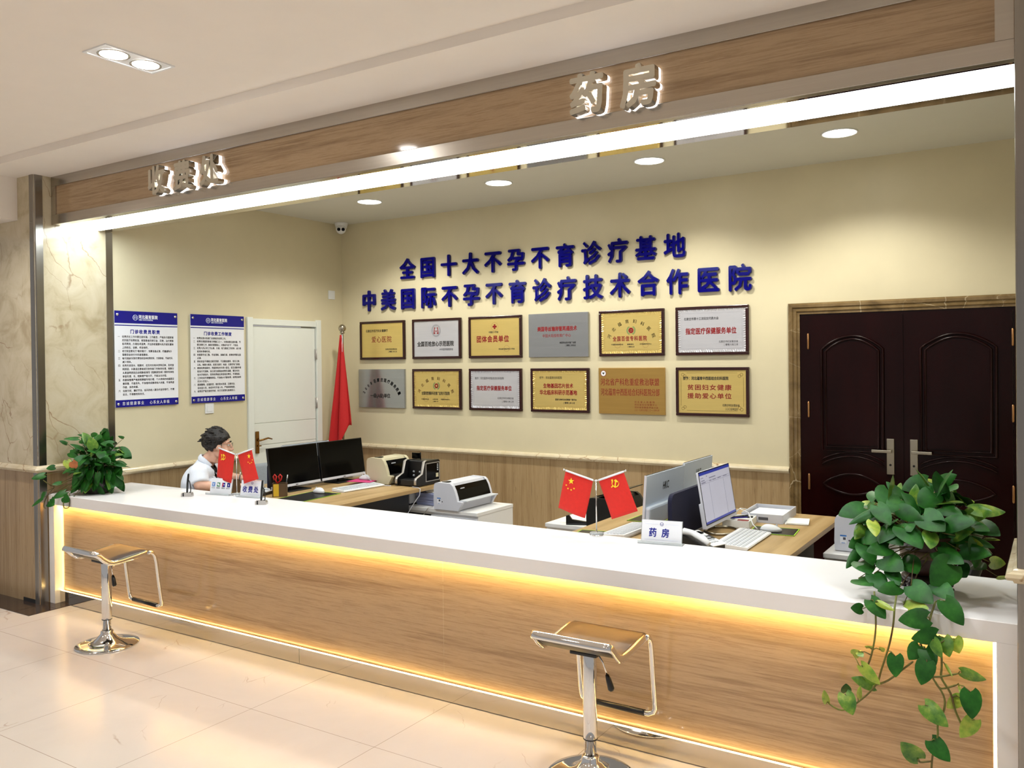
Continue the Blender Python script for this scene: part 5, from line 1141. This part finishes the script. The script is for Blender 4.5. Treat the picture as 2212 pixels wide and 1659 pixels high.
RH=[[-0.61,3.325,0.766,-0.645,3.3,0.771,1.0,0],[-0.58,3.315,0.806,-0.524,3.29,0.752,0.75,0],[-0.552,3.305,0.804,-0.495,3.28,0.789,0.4,2],[-0.39,3.285,0.777,-0.479,3.26,0.762,0.8,0],[-0.336,3.315,0.837,-0.276,3.29,0.767,0.75,0],[-0.357,3.255,0.731,-0.433,3.23,0.711,0.75,0],[-0.367,3.245,0.713,-0.338,3.22,0.665,0.7,1],[-0.412,3.265,0.681,-0.443,3.24,0.634,0.95,0],[-0.392,3.255,0.677,-0.361,3.23,0.622,0.95,0],[-0.384,3.225,0.642,-0.4,3.2,0.567,0.85,0],[-0.338,3.295,0.714,-0.319,3.27,0.656,0.8,1],[-0.308,3.325,0.707,-0.292,3.3,0.665,1.1,2],[-0.49,3.265,0.632,-0.487,3.24,0.564,0.9,0],[-0.606,3.275,0.572,-0.539,3.25,0.524,0.55,2],[-0.565,3.295,0.5,-0.639,3.27,0.525,0.55,1],[-0.659,3.255,0.466,-0.627,3.23,0.404,0.85,1],[-0.662,3.295,0.457,-0.657,3.27,0.498,0.8,0],[-0.723,3.255,0.418,-0.726,3.23,0.474,0.45,2],[-0.282,3.265,0.612,-0.207,3.24,0.608,0.55,1],[-0.252,3.225,0.565,-0.244,3.2,0.483,0.85,0],[-0.286,3.265,0.524,-0.325,3.24,0.49,0.8,2],[-0.241,3.235,0.47,-0.282,3.21,0.408,0.75,2],[-0.39,3.215,0.495,-0.316,3.19,0.445,0.7,1],[-0.37,3.215,0.377,-0.311,3.19,0.329,0.8,0],[-0.41,3.215,0.304,-0.463,3.19,0.359,0.85,1],[-0.619,3.295,0.615,-0.598,3.27,0.608,0.8,1],[-0.594,3.305,0.631,-0.567,3.28,0.646,0.4,2],[-0.544,3.295,0.635,-0.525,3.27,0.649,0.6,2],[-0.619,3.285,0.449,-0.607,3.26,0.504,0.4,2],[-0.288,3.255,0.568,-0.282,3.23,0.55,0.3,2],[-0.641,3.315,0.594,-0.615,3.29,0.621,0.8,2],[-0.331,3.265,0.629,-0.307,3.24,0.6,0.25,2]]
RV=[[[-0.573,3.352,0.828],[-0.563,3.312,0.78],[-0.56,3.302,0.714],[-0.566,3.292,0.65],[-0.583,3.282,0.581],[-0.611,3.282,0.547]],[[-0.498,3.352,0.823],[-0.498,3.312,0.79],[-0.501,3.297,0.732],[-0.513,3.287,0.661],[-0.539,3.282,0.568],[-0.556,3.277,0.512],[-0.616,3.272,0.44],[-0.67,3.262,0.402],[-0.714,3.257,0.417]],[[-0.415,3.342,0.773],[-0.41,3.302,0.741],[-0.407,3.272,0.683],[-0.383,3.252,0.62],[-0.366,3.242,0.581],[-0.334,3.232,0.534],[-0.332,3.232,0.488],[-0.351,3.227,0.434],[-0.352,3.222,0.393],[-0.368,3.222,0.322],[-0.372,3.222,0.259]],[[-0.369,3.342,0.822],[-0.384,3.302,0.745],[-0.347,3.272,0.676],[-0.342,3.262,0.621],[-0.342,3.252,0.586],[-0.314,3.247,0.541],[-0.299,3.242,0.485],[-0.275,3.237,0.434]],[[-0.556,3.277,0.512],[-0.515,3.272,0.538],[-0.464,3.262,0.591],[-0.43,3.252,0.627]],[[-0.366,3.242,0.588],[-0.339,3.252,0.592],[-0.291,3.262,0.608]],[[-0.36,3.242,0.572],[-0.342,3.247,0.551],[-0.293,3.252,0.573]],[[-0.37,3.222,0.304],[-0.405,3.217,0.294],[-0.411,3.212,0.305]]]
LM=[[-5.752,3.684,1.08,-5.649,3.713,1.019,0.75,0],[-5.752,3.72,1.162,-5.76,3.68,1.179,0.5,0],[-5.724,3.665,0.978,-5.69,3.651,0.949,0.7,0],[-5.683,3.619,0.893,-5.637,3.612,0.847,0.85,0],[-5.647,3.57,0.85,-5.679,3.514,0.835,0.9,0],[-5.641,3.611,0.976,-5.647,3.571,0.917,0.8,0],[-5.743,3.51,0.997,-5.685,3.511,0.922,0.8,0],[-5.795,3.463,1.023,-5.68,3.501,1.008,0.5,0],[-5.797,3.585,1.22,-5.729,3.593,1.162,0.8,0],[-5.805,3.616,1.229,-5.767,3.604,1.191,0.6,0],[-5.885,3.528,1.181,-5.92,3.47,1.204,0.4,0],[-5.917,3.472,1.176,-5.975,3.399,1.176,0.5,0],[-5.985,3.429,1.137,-6.0,3.383,1.162,0.6,0],[-5.87,3.401,1.018,-5.814,3.4,0.974,1.0,3],[-5.915,3.387,1.025,-5.879,3.373,0.969,0.9,2],[-5.785,3.47,1.015,-5.786,3.433,0.968,0.4,2],[-5.822,3.445,0.957,-5.823,3.409,0.943,0.7,1],[-5.941,3.313,0.984,-5.96,3.264,0.977,0.8,0],[-5.956,3.246,0.936,-6.001,3.181,0.914,0.65,0],[-5.961,3.226,0.771,-5.988,3.173,0.724,0.55,0],[-5.95,3.241,0.817,-5.937,3.213,0.763,0.55,1],[-5.937,3.255,0.734,-5.866,3.265,0.73,0.6,0],[-5.92,3.274,0.768,-5.874,3.267,0.733,0.8,0],[-5.867,3.344,0.813,-5.913,3.278,0.771,0.65,0],[-5.853,3.323,0.777,-5.791,3.327,0.75,0.95,0],[-5.795,3.354,0.77,-5.748,3.348,0.751,0.9,0],[-5.913,3.343,0.872,-5.94,3.291,0.865,0.7,0],[-5.826,3.413,0.85,-5.843,3.366,0.8,0.8,0],[-5.91,3.405,1.079,-5.831,3.419,1.05,0.7,1],[-5.879,3.424,1.106,-5.824,3.424,1.073,0.6,1],[-5.766,3.497,1.109,-5.688,3.511,1.099,0.8,1],[-5.778,3.526,1.177,-5.716,3.53,1.183,1.0,0],[-5.854,3.456,1.168,-5.782,3.466,1.158,0.8,1],[-5.786,3.483,1.061,-5.731,3.483,1.08,0.7,1],[-5.681,3.588,1.136,-5.726,3.523,1.14,0.7,0],[-5.84,3.522,1.195,-5.771,3.531,1.205,0.6,1],[-5.688,3.582,1.049,-5.64,3.577,1.02,0.8,1]]
LV=[[[-5.961,3.322,0.84],[-5.941,3.27,0.805],[-5.943,3.24,0.751],[-5.941,3.234,0.713],[-5.928,3.242,0.705]],[[-5.961,3.322,0.84],[-5.94,3.271,0.868],[-5.958,3.239,0.902]],[[-5.843,3.361,0.8],[-5.805,3.339,0.756],[-5.807,3.333,0.709],[-5.835,3.316,0.706],[-5.838,3.314,0.749]],[[-5.745,3.64,1.024],[-5.736,3.682,1.073],[-5.751,3.68,1.105]]]

def leaf(b, base, tip, wr, mi, nrm=None, fold=0.22, droop=0.16):
    base = Vector(base); tip = Vector(tip); a = tip - base; L = a.length; a.normalize()
    n = Vector(nrm) if nrm is not None else Vector((0.35, -0.75, 0.55)); n = n - a * n.dot(a)
    if n.length < 1e-4: n = a.orthogonal()
    n.normalize(); s = a.cross(n)
    T_ = (0, .06, .16, .32, .5, .68, .84, .95, 1.0); Wd = (.5, .78, .96, 1.0, .9, .7, .42, .17, .0)
    W_ = L * wr * 0.98; rows = []
    for t, w in zip(T_, Wd):
        r = []
        for q in (-1, -.55, 0, .55, 1):
            x = q * w * W_ / 2; y = t * L - (1 - t) ** 4 * abs(q) ** 1.4 * 0.17 * L
            z = fold * abs(x) - droop * L * (t - .45) ** 2 - 0.10 * L * (abs(q) ** 2.2) * w
            r.append(b.verts.new(base + a * y + s * x + n * z) if not (w == 0 and q != 0) else None)
        rows.append(r)
    for i in range(len(rows) - 1):
        for j in range(4):
            vs = [rows[i][j], rows[i][j + 1], rows[i + 1][j + 1], rows[i + 1][j]]
            if vs[2] is None: vs = [vs[0], vs[1], rows[i + 1][2]]
            if vs[-1] is None: vs = [vs[0], vs[1], rows[i + 1][2]]
            try: f = b.faces.new(vs)
            except ValueError: continue
            f.smooth = True; f.material_index = mi
LM_ = ('leaf0', 'leaf1', 'leaf2', 'leaf3', 'vine')
def foliage(par, listed, centre, rad, nrand, seed, lsz, nup=0.55, low=-0.45):
    rs = random.Random(seed); C = Vector(centre)
    def f(b):
        for bx0, by0, bz0, tx0, ty0, tz0, w, m in listed:
            n = (rs.uniform(-.1, .5), -0.85 + rs.uniform(-.15, .2), rs.uniform(.15, nup + .3))
            leaf(b, (bx0, by0, bz0), (tx0, ty0, tz0), w, m, n)
            p = Vector((bx0, by0, bz0)); q = C + Vector((rs.uniform(-.05, .05), rs.uniform(-.05, .05), -0.06)); mid = (p * 0.6 + q * 0.4) + Vector((0, 0, 0.02))
            tube(b, [q, mid, p], [0.003, 0.0024, 0.0016], 5, mi=4)
        for k in range(nrand):
            th = rs.uniform(0, 2 * PI); ph = rs.uniform(low, 1.35); r = rs.uniform(0.35, 0.98)
            d = Vector((math.cos(th) * math.cos(ph), math.sin(th) * math.cos(ph), math.sin(ph)))
            p = C + Vector((d.x * rad[0] * r, d.y * rad[1] * r, d.z * rad[2] * r))
            tp = (d * 0.7 + Vector((rs.uniform(-.6, .6), rs.uniform(-.6, .6), rs.uniform(-.9, .25)))).normalized() * lsz * rs.uniform(.75, 1.15)
            leaf(b, p, p + tp, rs.uniform(.6, .9), 0 if rs.random() < .8 else 1, (d + Vector((0, -.2, .5))).normalized())
            if k % 3 == 0: tube(b, [C + Vector((0, 0, -.06)), p], [0.003, 0.0018], 5, mi=4)
    return part('foliage', LM_, par, f)
pr_ = thing('potted_plant', 'large trailing plant in a dark pot at the right end of the counter', 'plant', (0, 0, 0), 0, 'trailing plants on the counter')
PC = (-0.435, 3.665)
part('pot', 'pot', pr_, lambda b: lathe(b, [(0, 0.845), (0.06, 0.845), (0.075, 0.855), (0.088, 0.90), (0.094, 0.95), (0.096, 0.985), (0.103, 0.99), (0.103, 1.0), (0.092, 1.0), (0.088, 0.985), (0, 0.985)], 36, (*PC, 0)))
part('pot_band', 'pen_brown', pr_, lambda b: lathe(b, [(0.0885, 0.915), (0.0945, 0.916), (0.097, 0.945), (0.0945, 0.946)], 36, (*PC, 0)))
part('soil', 'soil', pr_, lambda b: lathe(b, [(0.089, 0.986), (0.06, 0.992), (0, 0.995)], 24, (*PC, 0)))
def carved(b):
    lathe(b, [(0, 0.822), (0.085, 0.822), (0.092, 0.83), (0.09, 0.838), (0.075, 0.845), (0, 0.845)], 32, (*PC, 0))
    for k in range(5):
        a = k * 2 * PI / 5 + 0.4; c, s = math.cos(a), math.sin(a)
        tube(b, [(PC[0] + r * c, PC[1] + r * s, z) for r, z in ((.075, .83), (.092, .815), (.088, .8), (.078, .792), (.09, .7835), (.1, .786))], [.014, .013, .010, .009, .0085, .004], 8)
    for k in range(30):
        pass
    tube(b, [(PC[0] + .07 * math.cos(k * PI / 12), PC[1] + .07 * math.sin(k * PI / 12), .803) for k in range(24)], .006, 6, closed=True)
part('carved_stand', 'potwood', pr_, carved)
foliage(pr_, RM, (-0.435, 3.665, 1.03), (0.24, 0.19, 0.17), 60, 11, 0.105)
def hv(i):
    def f(b):
        tube(b, RV[i], [0.0032] * (len(RV[i]) - 1) + [0.002], 6, mi=4)
    return f
def near(i):
    out = []
    for q in RH:
        p = Vector(q[:3]); best = min(range(len(RV)), key=lambda k: min((p - Vector(w)).length for w in RV[k]))
        if best == i: out.append(q)
    return out
def smooth_path(v):
    P = [Vector(q) for q in v]; out = []
    for i in range(len(P) - 1):
        p0, p1, p2, p3 = P[max(i - 1, 0)], P[i], P[i + 1], P[min(i + 2, len(P) - 1)]
        for k in range(4):
            t = k / 4; out.append(0.5 * ((2 * p1) + (p2 - p0) * t + (2 * p0 - 5 * p1 + 4 * p2 - p3) * t * t + (3 * p1 - p0 - 3 * p2 + p3) * t ** 3))
    return out + [P[-1]]
def trail(par, V, H):
    rs = random.Random(5)
    VS = [smooth_path(v) for v in V]
    own = {i: [] for i in range(len(V))}
    for q in H:
        p = Vector(q[:3]); own[min(range(len(VS)), key=lambda k: min((p - w).length for w in VS[k]))].append(q)
    for i, v in enumerate(VS):
        def f(b):
            tube(b, v, [0.0036] * (len(v) - 1) + [0.0018], 6, mi=4)
            for q in own[i]:
                p = Vector(q[:3]); w = min(v, key=lambda z: (p - z).length)
                if (p - w).length > 0.006: tube(b, [w, (w + p) / 2 + Vector((0, -.004, .008)), p], [0.0022, 0.002, 0.0014], 5, mi=4)
                leaf(b, q[:3], q[3:6], q[6], q[7], (rs.uniform(-.3, .5), -1, rs.uniform(-.1, .5)))
        part('vine', LM_, par, f)
trail(pr_, RV, RH)
pl_ = thing('potted_plant', 'bushy trailing plant at the left end of the counter by the marble column', 'plant', (0, 0, 0), 0, 'trailing plants on the counter')
PD = (-5.80, 3.54)
part('pot', 'potwood', pl_, lambda b: lathe(b, [(0, 0.783), (0.075, 0.783), (0.085, 0.79), (0.098, 0.86), (0.104, 0.92), (0.108, 0.925), (0.108, 0.935), (0.096, 0.935), (0.094, 0.92), (0, 0.92)], 32, (*PD, 0)))
part('soil', 'soil', pl_, lambda b: lathe(b, [(0.095, 0.921), (0.05, 0.926), (0, 0.928)], 24, (*PD, 0)))
rs_ = random.Random(77)
for k in range(46):
    th = rs_.uniform(0, 2 * PI); r = rs_.uniform(.115, .15); z = rs_.uniform(.85, .97)
    a = Vector((PD[0] + r * math.cos(th), PD[1] + r * math.sin(th), z)); c = a + Vector((math.cos(th) * .03, math.sin(th) * .03, -rs_.uniform(.05, .08)))
    LM.append([*a, *c, rs_.uniform(.65, .9), 0])
for q in LM:
    if q[7] == 1 and rs_.random() < .75: q[7] = 0
foliage(pl_, LM, (-5.80, 3.55, 0.99), (0.19, 0.17, 0.21), 190, 23, 0.085, 0.55, -1.0)
trail(pl_, LV, [])

# ================================================================ the seated person
def remeshed(name, fn, voxel, smooth, mt, parent, cut=None, solid=0.0, fac=0.5):
    bm = bmesh.new(); fn(bm); me = bpy.data.meshes.new('tmp'); bm.to_mesh(me); bm.free()
    o = bpy.data.objects.new('tmp', me); COL.objects.link(o)
    r = o.modifiers.new('r', 'REMESH'); r.mode = 'VOXEL'; r.voxel_size = voxel
    if smooth:
        s = o.modifiers.new('s', 'SMOOTH'); s.iterations = smooth; s.factor = fac
    dg = bpy.context.evaluated_depsgraph_get(); dg.update()
    m2 = bpy.data.meshes.new_from_object(o.evaluated_get(dg)); bpy.data.objects.remove(o); bpy.data.meshes.remove(me)
    if cut is not None:
        bm = bmesh.new(); bm.from_mesh(m2)
        bmesh.ops.delete(bm, geom=[f for f in bm.faces if cut(f.calc_center_median())], context='FACES')
        bm.to_mesh(m2); bm.free()
    m2.name = name; m2.materials.clear(); m2.materials.append(M[mt])
    for f in m2.polygons: f.use_smooth = True
    o = bpy.data.objects.new(name, m2); COL.objects.link(o); o.parent = parent
    if solid:
        s = o.modifiers.new('thickness', 'SOLIDIFY'); s.thickness = solid; s.offset = 1.0
    return o
ps = thing('person', 'seated person in a white short sleeved coat and glasses behind the left desk', 'person', (-5.575, 4.145, 0.0), math.radians(-50))
HM = Matrix.Translation((0, 0.215, 1.075)) @ Matrix.Rotation(math.radians(4), 4, 'Z') @ Matrix.Rotation(math.radians(-4), 4, 'X')
ARMS = []
for s, pts in ((1, [(.165, .105, .885), (.215, .125, .795), (.20, .20, .785), (.135, .345, .785)]), (-1, [(-.165, .12, .885), (-.215, .24, .80), (-.19, .31, .79), (-.11, .42, .785)])):
    ARMS.append((s, [Vector(p) for p in pts]))
def torso(b, g=0.0):
    ellipsoid(b, (0, 0.0, .50), (.175 + g, .135 + g, .11 + g)); ellipsoid(b, (0, .015, .62), (.150 + g, .122 + g, .14 + g))
    ellipsoid(b, (0, .075, .77), (.160 + g, .118 + g, .15 + g)); ellipsoid(b, (0, .10, .872), (.172 + g, .082 + g, .062 + g))
    ellipsoid(b, (0.075, .15, .76), (.065 + g, .055 + g, .065 + g)); ellipsoid(b, (-0.075, .15, .76), (.065 + g, .055 + g, .065 + g))
    tube(b, [(0, .09, .86), (0, .115, .925), (0, .155, .985), (0, .175, 1.0)], [.075 + g, .056 + g * 0.8, .049 + g * 0.6, .047 + g * .5], 16)
def arm(b, s, p, g=0.0, upto=9):
    tube(b, p[:2] + [p[1] * .5 + p[2] * .5], [.056 + g, .044 + g, .042 + g], 14)
    ellipsoid(b, p[0], (.058 + g,) * 3)
    if upto > 1:
        tube(b, [p[1], p[2], p[3]], [.042, .040, .026], 14); ellipsoid(b, p[1], (.043,) * 3)
def hand(b, s, p):
    d = (p[3] - p[2]).normalized(); d.z = -0.12; d.normalize(); sd = Vector((d.y, -d.x, 0)).normalized() * s
    w = p[3]
    tube(b, [w - d * .01, w + d * .03, w + d * .075], [.024, .030, .030], 12, flat=0.5, up=sd)
    for k, (o, l) in enumerate(((-.026, .058), (-.009, .072), (.009, .068), (.026, .052))):
        a = w + d * .07 + sd * o
        tube(b, [a, a + d * l * .45 + sd * o * .15 + Vector((0, 0, .006)), a + d * l * .78 + sd * o * .2 + Vector((0, 0, -.001)), a + d * l + sd * o * .2 + Vector((0, 0, -.010))], [.0095, .0085, .0078, .006], 8)
    a = w + d * .02 - sd * .024
    tube(b, [a, a + d * .028 - sd * .022, a + d * .052 - sd * .028], [.012, .010, .007], 8)
def legs(b, g=0.0):
    for s in (-1, 1):
        tube(b, [(s * .085, .02, .49), (s * .10, .22, .485), (s * .105, .40, .475)], [.085 + g, .075 + g, .058 + g], 14); ellipsoid(b, (s * .105, .40, .475), (.06 + g,) * 3)
        tube(b, [(s * .105, .40, .47), (s * .105, .395, .30), (s * .105, .375, .10)], [.056 + g, .054 + g, .036 + g], 14)
def head(b):
    n0 = len(b.verts)
    ellipsoid(b, (0, -.014, .025), (.074, .092, .089)); ellipsoid(b, (0, .03, -.028), (.062, .058, .083)); ellipsoid(b, (0, .047, -.088), (.040, .037, .028))
    tube(b, [(0, .081, .022), (0, .094, -.004), (0, .101, -.022)], [.009, .0105, .013], 10); ellipsoid(b, (0, .102, -.028), (.0125, .014, .0115))
    for s in (-1, 1):
        ellipsoid(b, (s * .010, .092, -.032), (.010, .012, .009)); ellipsoid(b, (s * .028, .073, .024), (.026, .014, .009)); ellipsoid(b, (s * .036, .058, -.036), (.026, .026, .026))
        ellipsoid(b, (s * .077, -.008, -.008), (.009, .021, .031), m=Matrix.Rotation(s * .25, 4, 'Z')); ellipsoid(b, (s * .047, .012, -.055), (.018, .04, .034))
    ellipsoid(b, (0, .078, -.062), (.022, .012, .014))
    tube(b, [(0, -.02, -.05), (0, -.035, -.13)], [.055, .05], 14)
    b.verts.ensure_lookup_table(); xf(b.verts[n0:], HM)
def body(b):
    torso(b); head(b)
    for s, p in ARMS: arm(b, s, p); hand(b, s, p)
    legs(b)
    for s in (-1, 1): tube(b, [(s * .105, .37, .10), (s * .105, .40, .05), (s * .108, .50, .035)], [.036, .04, .03], 12)
remeshed('body', body, 0.0052, 5, 'skin', ps)
remeshed('shirt', lambda b: (torso(b, .006), tube(b, [(0, .11, .90), (0, .135, .955), (0, .15, .975)], [.075, .063, .058], 18)), 0.009, 4, 'shirt', ps, cut=lambda c: c.z > .962 - .10 * max(0, c.y - .15) / .06)
def coatcut(c):
    return (c.y > .13 and c.z > .72 and abs(c.x) < .008 + .062 * (c.z - .72) / .2) or (c.z > .965) or (c.z > .90 and abs(c.x) < .07 and c.y > .125)
def coat_f(b):
    torso(b, .016); ellipsoid(b, (0, -.01, .5), (.2, .155, .12))
    for s, p in ARMS:
        q = [p[0], p[0] * .22 + p[1] * .78]
        tube(b, q, [.066, .062], 16); ellipsoid(b, p[0], (.069,) * 3)
coat = remeshed('coat', coat_f, 0.0085, 3, 'coat', ps, cut=coatcut, solid=0.004)
def lapel(b):
    for s in (-1, 1):
        P = [(s * .066, .105, .93), (s * .10, .15, .885), (s * .082, .205, .83), (s * .018, .228, .735), (s * .045, .205, .83), (s * .062, .155, .90)]
        v = [b.verts.new(p) for p in P]
        b.faces.new((v[0], v[1], v[5])); b.faces.new((v[1], v[2], v[4], v[5])); b.faces.new((v[2], v[3], v[4]))
    tube(b, [(-.072, .175, .925), (-.074, .13, .962), (-.05, .09, .985), (0, .076, .992), (.05, .09, .985), (.074, .13, .962), (.072, .175, .925)], [.012, .018, .022, .023, .022, .018, .012], 10, flat=0.4)
lp_ = part('lapel', 'coat', coat, lapel); md = lp_.modifiers.new('thickness', 'SOLIDIFY'); md.thickness = 0.005
remeshed('trousers', lambda b: (legs(b, .012), ellipsoid(b, (0, 0, .49), (.185, .14, .09))), 0.011, 3, 'trouser', ps, cut=lambda c: c.z < .09)
for s in (-1, 1):
    part('shoe', 'plastic_b', ps, lambda b: tube(b, [(s * .105, .345, .045), (s * .105, .39, .055), (s * .107, .45, .042), (s * .109, .525, .03)], [.042, .05, .044, .028], 14))
# hair: a cap cut along the hairline, broken into tufts
def hair(b):
    vs = ellipsoid(b, (0, -.02, .034), (.089, .106, .101), u=56, v=36)
    rs = random.Random(4)
    for v in vs:
        n = mnoise.noise(Vector((v.co.x * 40, v.co.y * 14, v.co.z * 40))) * .009 + mnoise.noise(Vector((v.co.x * 110, v.co.y * 30, v.co.z * 110))) * .004
        v.co += (v.co - Vector((0, -.02, .02))).normalized() * n
        if v.co.z < -.02: v.co.x *= .93; v.co.y = v.co.y * .93
    def line(y, x):
        if y < -.06: return -.085
        if y < -.015: return -.085 + (y + .06) / .045 * .075
        if y < .03: return -.02 if abs(x) > .05 else .0
        return .012 + min(1, (y - .03) / .05) * .05
    bmesh.ops.delete(b, geom=[f for f in b.faces if f.calc_center_median().z < line(f.calc_center_median().y, f.calc_center_median().x)], context='FACES')
    for k in range(75):
        th = rs.uniform(0, 2 * PI); ph = rs.uniform(-.2, 1.5)
        d = Vector((math.sin(th) * math.cos(ph), math.cos(th) * math.cos(ph), math.sin(ph)))
        p = Vector((0, -.02, .034)) + Vector((d.x * .087, d.y * .104, d.z * .099))
        if p.z < line(p.y, p.x) + .012: continue
        t = (Vector((d.x * .25, -.9 + d.y * .5, .22 - .8 * max(0, -d.y))) + Vector((rs.uniform(-.2, .2), rs.uniform(-.15, .15), rs.uniform(-.15, .2)))).normalized()
        L = rs.uniform(.02, .034)
        tube(b, [p - d * .006, p + d * .003 + t * L * .5, p + d * .001 + t * L], [.009, .006, .0015], 6)
    xf(b.verts[:], HM)
part('hair', 'hair', ps, hair, smooth=True)
for s in (-1, 1):
    ey = part('eye', 'eyew', ps, lambda b: ellipsoid(b, (s * .030, .0755, .006), (.0135, .011, .0085), m=HM))
    part('iris', 'ink', ey, lambda b: ellipsoid(b, (s * .030, .0855, .006), (.006, .003, .006), m=HM, u=12, v=8))
    part('eyebrow', 'hair', ps, lambda b: (tube(b, [(s * .012, .089, .026), (s * .032, .087, .032), (s * .05, .072, .027)], [.003, .004, .002], 6), xf(b.verts[:], HM)))
part('lips', 'lip', ps, lambda b: (ellipsoid(b, (0, .0895, -.059), (.021, .006, .0045)), ellipsoid(b, (0, .0885, -.067), (.018, .006, .005)), xf(b.verts[:], HM)))
gs = part('glasses', 'nickel', ps, lambda b: ([tube(b, [(s * .031 + .022 * math.cos(a * PI / 12), .103 - .012 * abs(.0 + math.cos(a * PI / 12)) * (1 if math.cos(a * PI / 12) * s > 0 else 0), .004 + .0165 * math.sin(a * PI / 12)) for a in range(24)], .0014, 6, closed=True) for s in (-1, 1)],
    tube(b, [(-.009, .104, .007), (0, .108, .010), (.009, .104, .007)], .0013, 6), [tube(b, [(s * .053, .091, .010), (s * .073, .06, .012), (s * .083, -.005, .012), (s * .081, -.03, -.004)], .0014, 6) for s in (-1, 1)], xf(b.verts[:], HM)))
chair('dark office chair carrying the seated person', (-5.63, 4.10, 0), math.radians(-50), 'plastic_b', 0.70, 0.24, 0.40)
